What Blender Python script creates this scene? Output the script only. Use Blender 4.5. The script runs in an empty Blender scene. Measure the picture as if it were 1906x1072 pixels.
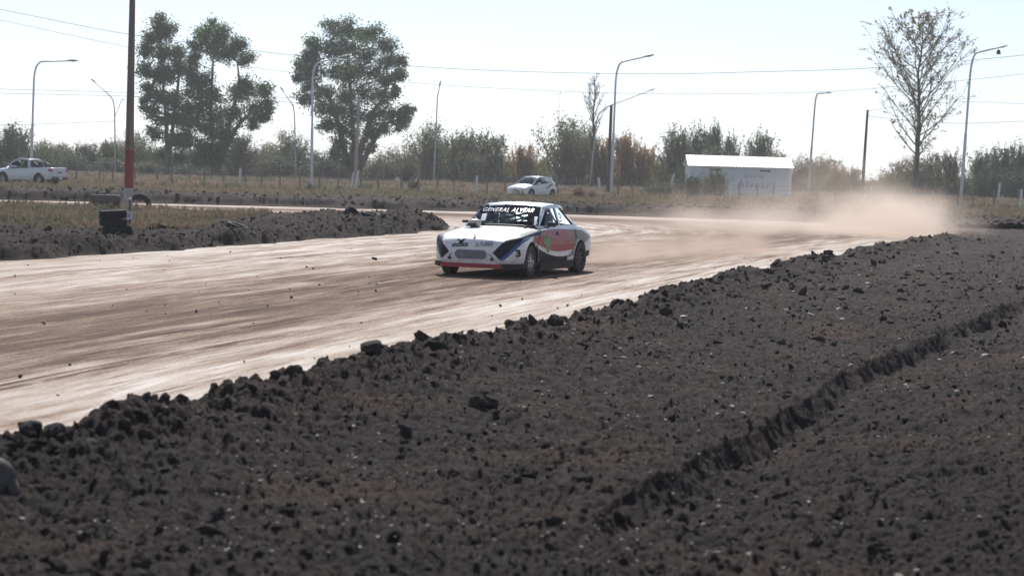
import bpy, bmesh, math, random
import numpy as np
from mathutils import Vector, Matrix
from mathutils.bvhtree import BVHTree

R = math.radians
PI = math.pi
rnd = random.Random(7)
rng = np.random.default_rng(11)
scn = bpy.context.scene
col = scn.collection

# ------------------------------------------------------------------ camera
CAM_H, FPX, PITCH, ROLL = 1.92, 3706.0, math.atan(220 / 3706.0), R(1.6)
_f = Vector((0, math.cos(PITCH), -math.sin(PITCH)))
_r0 = Vector((1, 0, 0))
_u0 = _r0.cross(_f)
_r = _r0 * math.cos(ROLL) + _u0 * math.sin(ROLL)
_u = -_r0 * math.sin(ROLL) + _u0 * math.cos(ROLL)
camd = bpy.data.cameras.new('camera')
cam = bpy.data.objects.new('camera', camd)
col.objects.link(cam)
m = Matrix((_r, _u, -_f)).transposed().to_4x4()
m.translation = Vector((0, 0, CAM_H))
cam.matrix_world = m
camd.sensor_width = 36
camd.lens = 70
camd.clip_start = 0.1
camd.clip_end = 5000
camd.dof.use_dof = True
camd.dof.focus_distance = 37.0
camd.dof.aperture_fstop = 3.2
scn.camera = cam

# ------------------------------------------------------------------ sky, sun, exposure
SUN_EL, SUN_AZ = R(43), R(-4)          # azimuth from +Y, clockwise seen from above
w = bpy.data.worlds.new('World')
scn.world = w
w.use_nodes = True
nt = w.node_tree
bg = nt.nodes['Background']
sky = nt.nodes.new('ShaderNodeTexSky')
sky.sky_type = 'NISHITA'
sky.sun_disc = False
sky.sun_elevation = SUN_EL
sky.sun_rotation = SUN_AZ
sky.air_density = 1.0
sky.dust_density = 0.4
sky.ozone_density = 1.0
hs = nt.nodes.new('ShaderNodeHueSaturation')
hs.inputs['Saturation'].default_value = 0.5
wb = nt.nodes.new('ShaderNodeMix')
wb.data_type = 'RGBA'
wb.blend_type = 'MULTIPLY'
wb.inputs['Factor'].default_value = 1.0
wb.inputs['B'].default_value = (0.875, 0.965, 1.15, 1)
nt.links.new(sky.outputs[0], hs.inputs['Color'])
nt.links.new(hs.outputs[0], wb.inputs['A'])
nt.links.new(wb.outputs['Result'], bg.inputs[0])
bg.inputs[1].default_value = 0.076
sd = bpy.data.lights.new('sun', 'SUN')
sd.energy = 4.2
sd.angle = R(0.53)
sd.color = (1.0, 0.975, 0.945)
so = bpy.data.objects.new('sun', sd)
col.objects.link(so)
sdir = Vector((math.sin(SUN_AZ) * math.cos(SUN_EL), math.cos(SUN_AZ) * math.cos(SUN_EL), math.sin(SUN_EL)))
so.rotation_euler = (-sdir).to_track_quat('-Z', 'Y').to_euler()
so.location = (0, 60, 60)
vs = scn.view_settings
vs.view_transform = 'Standard'
vs.look = 'None'
vs.exposure = 0.5
vs.gamma = 1
vs.use_curve_mapping = False
scn.render.engine = 'CYCLES'
cy = scn.cycles
cy.use_denoising = True
try:
    cy.denoiser = 'OPENIMAGEDENOISE'
except Exception:
    pass
cy.max_bounces = 8
cy.transparent_max_bounces = 24
cy.volume_bounces = 2
cy.volume_step_rate = 2.0
cy.caustics_reflective = False
cy.caustics_refractive = False


# ------------------------------------------------------------------ pixel helpers (photo pixels, 1906 x 1072)
def ray(x, y):
    return _f + _r * ((x - 953) / FPX) - _u * ((y - 536) / FPX)


def gnd(x, y, z=0.0):
    d = ray(x, y)
    t = (z - CAM_H) / d.z
    return Vector((0, 0, CAM_H)) + d * t


def at(x, y, depth):
    d = ray(x, y)
    return Vector((0, 0, CAM_H)) + d * (depth / d.y)


def base_at(x, y, depth, z=0.0):
    p = at(x, y, depth)
    return Vector((p.x, depth, z))


# ------------------------------------------------------------------ numpy noise
_LAT = np.random.default_rng(3).random((256, 256))


def vnoise(x, y):
    xi = np.floor(x).astype(int)
    yi = np.floor(y).astype(int)
    fx = x - xi
    fy = y - yi
    fx = fx * fx * (3 - 2 * fx)
    fy = fy * fy * (3 - 2 * fy)
    a = _LAT[xi & 255, yi & 255]
    b = _LAT[(xi + 1) & 255, yi & 255]
    c = _LAT[xi & 255, (yi + 1) & 255]
    d = _LAT[(xi + 1) & 255, (yi + 1) & 255]
    return (a * (1 - fx) + b * fx) * (1 - fy) + (c * (1 - fx) + d * fx) * fy


def rnoise(x, y, freq, ang):
    c, s = math.cos(ang), math.sin(ang)
    return vnoise((x * c - y * s) * freq + 17.3 * ang, (x * s + y * c) * freq + 5.1 * ang) * 2 - 1


_J1 = np.random.default_rng(4).random((256, 256))
_J2 = np.random.default_rng(5).random((256, 256))
_J3 = np.random.default_rng(6).random((256, 256))


def lumps(x, y, freq, ang):
    """rounded lumps of uneven height, one per jittered cell"""
    c, s = math.cos(ang), math.sin(ang)
    u, v = (x * c - y * s) * freq + 31.7 * ang, (x * s + y * c) * freq + 11.3 * ang
    ui, vi = np.floor(u).astype(int), np.floor(v).astype(int)
    best = np.zeros(x.shape)
    for i in (-1, 0, 1):
        for j in (-1, 0, 1):
            a, b = (ui + i) & 255, (vi + j) & 255
            dx = ui + i + _J1[a, b] - u
            dy = vi + j + _J2[a, b] - v
            rr = .35 + .5 * _J3[a, b]
            hgt = np.sqrt(np.clip(1 - (dx * dx + dy * dy) / (rr * rr), 0, 1)) * rr
            best = np.maximum(best, hgt)
    return best


def soil_noise(x, y):
    h = 0.05 * rnoise(x, y, 0.7, .3) + 0.03 * rnoise(x, y, 2.1, 1.1)
    h += 0.055 * lumps(x, y, 4.2, 2.0) * (.4 + vnoise(x * 1.1, y * 1.1)) + 0.05 * lumps(x, y, 9.0, .7) + 0.036 * lumps(x, y, 18.0, 1.3) + 0.016 * lumps(x, y, 33.0, 2.3)
    h += 0.016 * rnoise(x, y, 24.0, 1.7) + 0.016 * rnoise(x, y, 41.0, 2.6) - .05
    return h


# ------------------------------------------------------------------ materials
def new_mat(name):
    mt = bpy.data.materials.new(name)
    mt.use_nodes = True
    return mt, mt.node_tree.nodes, mt.node_tree.links, mt.node_tree.nodes['Principled BSDF']


def ramp(N, stops, interp='LINEAR'):
    r = N.new('ShaderNodeValToRGB')
    r.color_ramp.interpolation = interp
    e = r.color_ramp.elements
    while len(e) < len(stops):
        e.new(0.5)
    for i, (p, c) in enumerate(stops):
        e[i].position = p
        e[i].color = (*c, 1) if len(c) == 3 else c
    return r


def pmat(name, c1, c2=None, scale=8.0, rough=0.7, bump=0.0, bscale=None, metallic=0.0, spec=0.5, stretch=(1, 1, 1), detail=6, coat=0.0):
    """principled with two-tone object-space noise and optional bump"""
    mt, N, L, B = new_mat(name)
    B.inputs['Roughness'].default_value = rough
    B.inputs['Metallic'].default_value = metallic
    B.inputs['Specular IOR Level'].default_value = spec
    B.inputs['Coat Weight'].default_value = coat
    if c2 is None:
        c2 = tuple(v * 0.8 for v in c1)
    tc = N.new('ShaderNodeTexCoord')
    mp = N.new('ShaderNodeMapping')
    mp.inputs['Scale'].default_value = stretch
    L.new(tc.outputs['Object'], mp.inputs['Vector'])
    n = N.new('ShaderNodeTexNoise')
    n.inputs['Scale'].default_value = scale
    n.inputs['Detail'].default_value = detail
    n.inputs['Roughness'].default_value = 0.62
    L.new(mp.outputs[0], n.inputs['Vector'])
    r = ramp(N, [(0.35, c1), (0.68, c2)])
    L.new(n.outputs['Fac'], r.inputs[0])
    L.new(r.outputs[0], B.inputs['Base Color'])
    if bump:
        n2 = N.new('ShaderNodeTexNoise')
        n2.inputs['Scale'].default_value = bscale or scale * 4
        n2.inputs['Detail'].default_value = 8
        L.new(mp.outputs[0], n2.inputs['Vector'])
        b = N.new('ShaderNodeBump')
        b.inputs['Strength'].default_value = bump
        b.inputs['Distance'].default_value = 0.02
        L.new(n2.outputs['Fac'], b.inputs['Height'])
        L.new(b.outputs[0], B.inputs['Normal'])
    return mt


def leaf_mat(name, cols, rough=0.55, transl=0.25):
    mt, N, L, B = new_mat(name)
    g = N.new('ShaderNodeNewGeometry')
    st = [(i / max(1, len(cols) - 1), c) for i, c in enumerate(cols)]
    r = ramp(N, st)
    L.new(g.outputs['Random Per Island'], r.inputs[0])
    L.new(r.outputs[0], B.inputs['Base Color'])
    B.inputs['Roughness'].default_value = rough
    B.inputs['Specular IOR Level'].default_value = 0.3
    t = N.new('ShaderNodeBsdfTranslucent')
    L.new(r.outputs[0], t.inputs[0])
    mx = N.new('ShaderNodeMixShader')
    mx.inputs[0].default_value = transl
    L.new(B.outputs[0], mx.inputs[1])
    L.new(t.outputs[0], mx.inputs[2])
    L.new(mx.outputs[0], N['Material Output'].inputs[0])
    return mt


def glass_mat(name, tint=(0.75, 0.82, 0.85), refl=1.0):
    mt, N, L, B = new_mat(name)
    N.remove(B)
    t = N.new('ShaderNodeBsdfTransparent')
    t.inputs[0].default_value = (*tint, 1)
    g = N.new('ShaderNodeBsdfGlossy')
    g.inputs['Roughness'].default_value = 0.04
    g.inputs['Color'].default_value = (refl, refl, refl, 1)
    f = N.new('ShaderNodeFresnel')
    f.inputs[0].default_value = 1.3
    mx = N.new('ShaderNodeMixShader')
    L.new(f.outputs[0], mx.inputs[0])
    L.new(t.outputs[0], mx.inputs[1])
    L.new(g.outputs[0], mx.inputs[2])
    L.new(mx.outputs[0], N['Material Output'].inputs[0])
    return mt


def soil_mat(name, dark, mid, red, scale=1.0):
    mt, N, L, B = new_mat(name)
    tc = N.new('ShaderNodeTexCoord')

    def noise(sc, det, ro):
        n = N.new('ShaderNodeTexNoise')
        n.inputs['Scale'].default_value = sc * scale
        n.inputs['Detail'].default_value = det
        n.inputs['Roughness'].default_value = ro
        L.new(tc.outputs['Object'], n.inputs['Vector'])
        return n.outputs['Fac']
    # crumbs of lighter and darker earth
    r = ramp(N, [(0.34, dark), (0.5, tuple(.5 * (a + b) for a, b in zip(dark, mid))), (0.62, mid), (0.72, tuple(v * 2.1 for v in mid)), (0.8, tuple(v * 3.2 for v in mid))])
    L.new(noise(22, 7, .78), r.inputs[0])
    # metre-sized drier, redder patches
    r2 = ramp(N, [(0.47, (0, 0, 0)), (0.70, (0.7, 0.7, 0.7))])
    L.new(noise(.6, 8, .7), r2.inputs[0])
    mx = N.new('ShaderNodeMix')
    mx.data_type = 'RGBA'
    L.new(r2.outputs[0], mx.inputs['Factor'])
    L.new(r.outputs[0], mx.inputs['A'])
    mr = N.new('ShaderNodeMix')
    mr.data_type = 'RGBA'
    mr.blend_type = 'MULTIPLY'
    mr.inputs['Factor'].default_value = 1
    r4 = ramp(N, [(0.35, (.45,) * 3), (.65, (1.5,) * 3)])
    L.new(noise(30, 6, .75), r4.inputs[0])
    mr.inputs['A'].default_value = (*red, 1)
    L.new(r4.outputs[0], mr.inputs['B'])
    L.new(mr.outputs['Result'], mx.inputs['B'])
    L.new(mx.outputs['Result'], B.inputs['Base Color'])
    B.inputs['Roughness'].default_value = 0.95
    B.inputs['Specular IOR Level'].default_value = 0.12
    b = N.new('ShaderNodeBump')
    b.inputs['Strength'].default_value = 1.0
    b.inputs['Distance'].default_value = 0.05
    L.new(noise(34, 8, .8), b.inputs['Height'])
    L.new(b.outputs[0], B.inputs['Normal'])
    return mt


def track_mat():
    mt, N, L, B = new_mat('track_dirt')
    uv = N.new('ShaderNodeUVMap')
    uv.uv_map = 'UVMap'

    def mapped(sx, sy, scale, detail=6, rough=.6, dist=0.0):
        mp = N.new('ShaderNodeMapping')
        mp.inputs['Scale'].default_value = (sx, sy, 1)
        L.new(uv.outputs[0], mp.inputs[0])
        n = N.new('ShaderNodeTexNoise')
        n.inputs['Scale'].default_value = scale
        n.inputs['Detail'].default_value = detail
        n.inputs['Roughness'].default_value = rough
        n.inputs['Distortion'].default_value = dist
        L.new(mp.outputs[0], n.inputs['Vector'])
        return n

    def math_(op, a, b=None):
        q = N.new('ShaderNodeMath')
        q.operation = op
        for i, v in enumerate((a, b)):
            if v is None:
                continue
            if hasattr(v, 'links') or hasattr(v, 'is_linked'):
                L.new(v, q.inputs[i])
            else:
                q.inputs[i].default_value = v
        return q.outputs[0]
    # zone across the track: v in metres (0 outer .. 12 inner)
    sep = N.new('ShaderNodeSeparateXYZ')
    L.new(uv.outputs[0], sep.inputs[0])
    wob = mapped(.08, .25, 1.0, 3)
    vv = math_('ADD', sep.outputs['Y'], math_('MULTIPLY', math_('SUBTRACT', wob.outputs['Fac'], .5), 3.0))
    zr = ramp(N, [(0.0, (.32,) * 3), (.12, (.22,) * 3), (.24, (.45,) * 3), (.32, (.95,) * 3), (.46, (1,) * 3), (.58, (.6,) * 3), (.70, (.34,) * 3), (1.0, (.3,) * 3)])
    L.new(math_('DIVIDE', vv, 12.0), zr.inputs[0])
    streak = mapped(.14, 2.2, 1.3, 10, .72, .25)       # long streaks
    fine = mapped(.45, 7.0, 1.6, 8, .72, .2)
    grit = mapped(5, 9, 3.0, 6, .8)
    s = math_('ADD', math_('MULTIPLY', streak.outputs['Fac'], .54), math_('MULTIPLY', fine.outputs['Fac'], .34))
    s = math_('ADD', s, .065)
    s = math_('ADD', s, math_('MULTIPLY', math_('SUBTRACT', grit.outputs['Fac'], .5), .30))
    s = math_('ADD', s, math_('MULTIPLY', math_('SUBTRACT', zr.outputs[0], .5), .19))
    # narrow tyre grooves
    gv = mapped(.035, 3.4, 1.0, 3, .5, .1)
    gm = mapped(.06, .5, 1.0, 4)
    gr_ = ramp(N, [(.46, (0,) * 3), (.485, (1,) * 3), (.50, (0,) * 3)])
    L.new(gv.outputs['Fac'], gr_.inputs[0])
    gmr = ramp(N, [(.47, (0,) * 3), (.58, (1,) * 3)])
    L.new(gm.outputs['Fac'], gmr.inputs[0])
    brk = ramp(N, [(.35, (0,) * 3), (.6, (1,) * 3)])
    L.new(fine.outputs['Fac'], brk.inputs[0])
    s = math_('ADD', s, math_('MULTIPLY', math_('MULTIPLY', math_('MULTIPLY', gr_.outputs[0], gmr.outputs[0]), brk.outputs[0]), .27))
    cr = ramp(N, [(0.36, (.41, .355, .305)), (.46, (.37, .298, .238)), (.53, (.29, .212, .16)), (.60, (.16, .112, .086)), (.7, (.075, .055, .047))])
    L.new(s, cr.inputs[0])
    L.new(cr.outputs[0], B.inputs['Base Color'])
    rr = ramp(N, [(0.38, (.50,) * 3), (.46, (.66,) * 3), (.58, (.95,) * 3)])
    L.new(s, rr.inputs[0])
    L.new(rr.outputs[0], B.inputs['Roughness'])
    sp = ramp(N, [(0.38, (.13,) * 3), (.46, (.06,) * 3), (.58, (.02,) * 3)])
    L.new(s, sp.inputs[0])
    L.new(sp.outputs[0], B.inputs['Specular IOR Level'])
    bb = N.new('ShaderNodeBump')
    bb.inputs['Strength'].default_value = .6
    bb.inputs['Distance'].default_value = .03
    L.new(s, bb.inputs['Height'])
    L.new(bb.outputs[0], B.inputs['Normal'])
    return mt


def field_mat():
    mt, N, L, B = new_mat('dry_field')
    tc = N.new('ShaderNodeTexCoord')

    def ns(scale, sx=1, sy=1, det=7):
        mp = N.new('ShaderNodeMapping')
        mp.inputs['Scale'].default_value = (sx, sy, 1)
        L.new(tc.outputs['Object'], mp.inputs[0])
        n = N.new('ShaderNodeTexNoise')
        n.inputs['Scale'].default_value = scale
        n.inputs['Detail'].default_value = det
        n.inputs['Roughness'].default_value = .68
        L.new(mp.outputs[0], n.inputs['Vector'])
        return n
    a = ns(.22, 1, .45)
    r = ramp(N, [(.32, (.10, .078, .058)), (.45, (.20, .165, .115)), (.55, (.19, .175, .10)), (.66, (.27, .235, .17))])
    L.new(a.outputs['Fac'], r.inputs[0])
    b = ns(3.5)
    r2 = ramp(N, [(.3, (.5,) * 3), (.7, (1.15,) * 3)])
    L.new(b.outputs['Fac'], r2.inputs[0])
    mx = N.new('ShaderNodeMix')
    mx.data_type = 'RGBA'
    mx.blend_type = 'MULTIPLY'
    mx.inputs['Factor'].default_value = 1
    L.new(r.outputs[0], mx.inputs['A'])
    L.new(r2.outputs[0], mx.inputs['B'])
    L.new(mx.outputs['Result'], B.inputs['Base Color'])
    B.inputs['Roughness'].default_value = .95
    B.inputs['Specular IOR Level'].default_value = .1
    return mt


M = {}
M['soil'] = soil_mat('ploughed_soil', (.029, .0245, .0225), (.074, .0605, .0545), (.128, .086, .069))
M['soil2'] = soil_mat('infield_soil', (.027, .0225, .021), (.066, .054, .049), (.12, .088, .072))
M['clod'] = soil_mat('clod_earth', (.055, .047, .044), (.112, .094, .086), (.15, .106, .088), .3)
M['track'] = track_mat()
M['field'] = field_mat()
M['pale'] = pmat('pale_stone', (.30, .27, .24), (.46, .42, .38), 12, .8, .3)
M['straw'] = leaf_mat('straw', [(.20, .15, .11), (.30, .24, .18), (.13, .10, .08)], .8, .15)
M['drygrass'] = leaf_mat('dry_grass', [(.20, .18, .12), (.36, .31, .23), (.28, .22, .16), (.15, .15, .085)], .85, .3)
M['greengrass'] = leaf_mat('green_weed', [(.07, .10, .03), (.13, .16, .06), (.10, .11, .05)], .8, .3)
M['pinkgrass'] = leaf_mat('dry_tumbleweed', [(.33, .23, .17), (.42, .31, .24), (.24, .17, .12)], .85, .25)
M['euc'] = leaf_mat('eucalyptus_leaf', [(.036, .074, .032), (.062, .108, .04), (.105, .145, .05), (.05, .092, .044)], .45, .45)
M['bush'] = leaf_mat('bush_leaf', [(.085, .115, .045), (.145, .17, .065), (.16, .15, .075), (.065, .09, .04)], .6, .5)
M['bush_dark'] = leaf_mat('dark_bush_leaf', [(.042, .068, .030), (.07, .10, .042), (.10, .105, .048)], .6, .42)
M['bush_pale'] = leaf_mat('pale_bush_leaf', [(.13, .15, .085), (.17, .18, .11), (.10, .115, .065)], .65, .3)
M['bush_orange'] = leaf_mat('autumn_leaf', [(.44, .19, .075), (.36, .17, .07), (.17, .15, .065), (.27, .16, .07)], .65, .45)
M['bush_brown'] = leaf_mat('brown_bush_leaf', [(.12, .10, .045), (.18, .14, .06), (.08, .075, .04), (.22, .15, .06)], .65, .3)
M['yellow'] = leaf_mat('yellow_leaf', [(.30, .22, .06), (.24, .19, .07), (.16, .15, .06), (.35, .24, .09)], .6, .3)
M['bark'] = pmat('grey_bark', (.075, .062, .052), (.13, .11, .095), 6, .9, .4, stretch=(1, 1, .3))
M['bark_dark'] = pmat('dark_bark', (.05, .042, .038), (.085, .072, .062), 6, .9, .4, stretch=(1, 1, .3))
M['white_pole'] = pmat('white_pole_paint', (.62, .65, .70), (.50, .53, .57), 3, .45, stretch=(1, 1, .3))
M['grey_pole'] = pmat('galvanised_pole', (.36, .38, .40), (.28, .30, .32), 3, .5, stretch=(1, 1, .3))
M['lamp'] = pmat('lamp_housing', (.42, .40, .37), (.34, .33, .31), 9, .5)
M['lamp_dark'] = pmat('dark_lamp_housing', (.13, .125, .115), (.10, .095, .09), 9, .5)
M['lens'] = pmat('lamp_lens', (.6, .6, .55), None, 9, .2)
M['wood'] = pmat('weathered_pole_wood', (.15, .115, .10), (.22, .175, .15), 14, .85, .5, stretch=(1, 1, .06))
M['redpaint'] = pmat('red_paint', (.24, .035, .035), (.17, .05, .045), 9, .7, .25, stretch=(1, 1, .3))
M['greypaint'] = pmat('grey_paint', (.36, .36, .37), (.28, .27, .27), 9, .8, .2)
M['stake'] = pmat('fence_stake', (.16, .135, .11), (.24, .20, .17), 20, .9, .3, stretch=(1, 1, .2))
M['white_post'] = pmat('whitewashed_post', (.66, .66, .66), (.50, .49, .47), 9, .85, .2)
M['wire'] = pmat('wire', (.17, .17, .175), None, 5, .5, metallic=.3)
M['cable'] = pmat('cable', (.08, .08, .09), None, 5, .7)
M['concrete'] = pmat('old_concrete', (.28, .24, .22), (.40, .36, .33), 7, .9, .4)
M['concrete_dark'] = pmat('dark_concrete', (.085, .072, .066), (.14, .11, .10), 7, .9, .4)
M['rubber'] = pmat('old_rubber', (.020, .021, .025), (.036, .036, .040), 10, .8, .15, spec=.2)
M['tyre'] = pmat('racing_tyre', (.018, .018, .020), (.05, .042, .036), 9, .75, .15)
M['sign'] = pmat('sign_white', (.72, .74, .78), None, 4, .5)
M['roofmetal'] = pmat('roof_sheet', (.80, .80, .78), (.74, .74, .72), 2, .38, spec=.6)
M['wallwhite'] = pmat('shed_wall', (.66, .69, .72), (.56, .59, .62), 1.2, .85)
M['darkslot'] = pmat('dark_opening', (.03, .03, .032), None, 3, .8)
M['walltext'] = pmat('faded_wall_letters', (.26, .30, .36), (.36, .39, .43), 3, .8)
M['paint_white'] = pmat('car_white', (.74, .76, .78), (.68, .69, .70), 2.5, .28, coat=.5)
M['race_white'] = pmat('race_white', (.74, .76, .78), (.68, .69, .70), 2.5, .3, coat=.4)
_N, _L = M['race_white'].node_tree.nodes, M['race_white'].node_tree.links
_B = _N['Principled BSDF']
_src = _B.inputs['Base Color'].links[0].from_socket
_tc = _N.new('ShaderNodeTexCoord')
_sx = _N.new('ShaderNodeSeparateXYZ')
_L.new(_tc.outputs['Object'], _sx.inputs[0])
_n = _N.new('ShaderNodeTexNoise')
_n.inputs['Scale'].default_value = 9
_n.inputs['Detail'].default_value = 8
_n.inputs['Roughness'].default_value = .75
_L.new(_tc.outputs['Object'], _n.inputs['Vector'])
_a = _N.new('ShaderNodeMath')
_a.operation = 'MULTIPLY_ADD'
_a.inputs[1].default_value = .9
_L.new(_n.outputs['Fac'], _a.inputs[0])
_m = _N.new('ShaderNodeMath')
_m.operation = 'MULTIPLY'
_m.inputs[1].default_value = -1.0
_L.new(_sx.outputs['Z'], _m.inputs[0])
_L.new(_m.outputs[0], _a.inputs[2])
_rp = ramp(_N, [(.0, (0,) * 3), (.30, (.75,) * 3)])
_L.new(_a.outputs[0], _rp.inputs[0])
_x = _N.new('ShaderNodeMix')
_x.data_type = 'RGBA'
_L.new(_rp.outputs[0], _x.inputs['Factor'])
_L.new(_src, _x.inputs['A'])
_x.inputs['B'].default_value = (.30, .23, .18, 1)
_L.new(_x.outputs['Result'], _B.inputs['Base Color'])
M['paint_silver'] = pmat('silver_white_paint', (.62, .64, .68), (.57, .59, .62), 2.5, .25, coat=.6, metallic=.1)
M['black'] = pmat('black_plastic', (.018, .018, .02), (.028, .027, .027), 6, .5)
M['black_gloss'] = pmat('black_film', (.016, .018, .026), (.022, .024, .03), 6, .8, spec=.0)
M['interior'] = pmat('dark_interior', (.03, .032, .036), None, 6, .8)
M['red_car'] = pmat('red_vinyl', (.36, .018, .026), (.28, .02, .026), 5, .4)
M['pink_car'] = pmat('pink_vinyl', (.40, .12, .16), (.27, .10, .12), 2.2, .4)
M['grey_car'] = pmat('grey_green_flank', (.15, .18, .18), (.11, .135, .135), 3, .35)
M['dgrey_car'] = pmat('dark_grey_sill', (.030, .029, .031), (.055, .047, .043), 4, .7, spec=.15)
M['blue_car'] = pmat('blue_vinyl', (.035, .085, .30), (.03, .07, .24), 4, .35)
M['navy_car'] = pmat('navy_vinyl', (.014, .019, .034), (.02, .024, .036), 4, .5, spec=.2)
M['green_car'] = pmat('green_vinyl', (.14, .33, .10), (.10, .25, .08), 6, .45)
M['cream_car'] = pmat('cream_lettering', (.55, .50, .42), (.40, .33, .26), 9, .5)
M['rollbar'] = pmat('roll_cage_paint', (.42, .52, .56), None, 5, .4)
M['mesh_grey'] = pmat('radiator_mesh', (.42, .43, .46), (.30, .31, .33), 14, .5, metallic=.2)
M['chrome'] = pmat('wheel_alloy', (.55, .56, .58), (.4, .4, .41), 9, .3, metallic=.8)
M['rim_dark'] = pmat('dark_rim', (.06, .06, .065), (.10, .095, .09), 9, .5, metallic=.3)
M['glass'] = glass_mat('clear_glass')
M['glass_dark'] = glass_mat('tinted_glass', (.28, .33, .36))
M['redlens'] = pmat('tail_lens', (.40, .02, .03), None, 5, .2)
M['headlamp'] = pmat('head_lens', (.45, .50, .58), None, 5, .12)
M['plate'] = pmat('number_plate', (.6, .62, .65), None, 5, .4)
M['scoop'] = pmat('scoop_beige', (.50, .42, .40), (.40, .33, .31), 6, .5)
M['suit'] = pmat('racing_suit', (.10, .11, .16), (.14, .14, .18), 6, .8)
M['helmet'] = pmat('helmet_shell', (.55, .55, .57), None, 6, .25)


# ------------------------------------------------------------------ object helpers
def link(name, me, parent=None):
    o = bpy.data.objects.new(name, me)
    col.objects.link(o)
    if parent:
        o.parent = parent
    return o


def tag(o, label, cat=None, group=None, kind=None):
    if label:
        o['label'] = label
    if cat:
        o['category'] = cat
    if group:
        o['group'] = group
    if kind:
        o['kind'] = kind
    return o


def empty(name, loc, rz=0.0):
    o = bpy.data.objects.new(name, None)
    o.empty_display_size = .2
    col.objects.link(o)
    o.location = loc
    o.rotation_euler = (0, 0, rz)
    return o


def np_mesh(name, V, F, mats, smooth=False, midx=None, uv=None):
    """V (n,3), F (m,k) constant k"""
    V = np.asarray(V, dtype=np.float32)
    F = np.asarray(F, dtype=np.int32)
    me = bpy.data.meshes.new(name)
    k = F.shape[1]
    me.vertices.add(len(V))
    me.vertices.foreach_set('co', V.ravel())
    me.loops.add(F.size)
    me.loops.foreach_set('vertex_index', F.ravel())
    me.polygons.add(len(F))
    me.polygons.foreach_set('loop_start', np.arange(0, F.size, k, dtype=np.int32))
    me.polygons.foreach_set('loop_total', np.full(len(F), k, dtype=np.int32))
    if smooth:
        me.polygons.foreach_set('use_smooth', np.ones(len(F), dtype=bool))
    if midx is not None:
        me.polygons.foreach_set('material_index', np.asarray(midx, dtype=np.int32))
    for mt in (mats if isinstance(mats, (list, tuple)) else [mats]):
        me.materials.append(mt)
    if uv is not None:
        l = me.uv_layers.new(name='UVMap')
        l.data.foreach_set('uv', np.asarray(uv, dtype=np.float32)[F.ravel()].ravel())
    me.update(calc_edges=True)
    me.validate()
    return me


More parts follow.
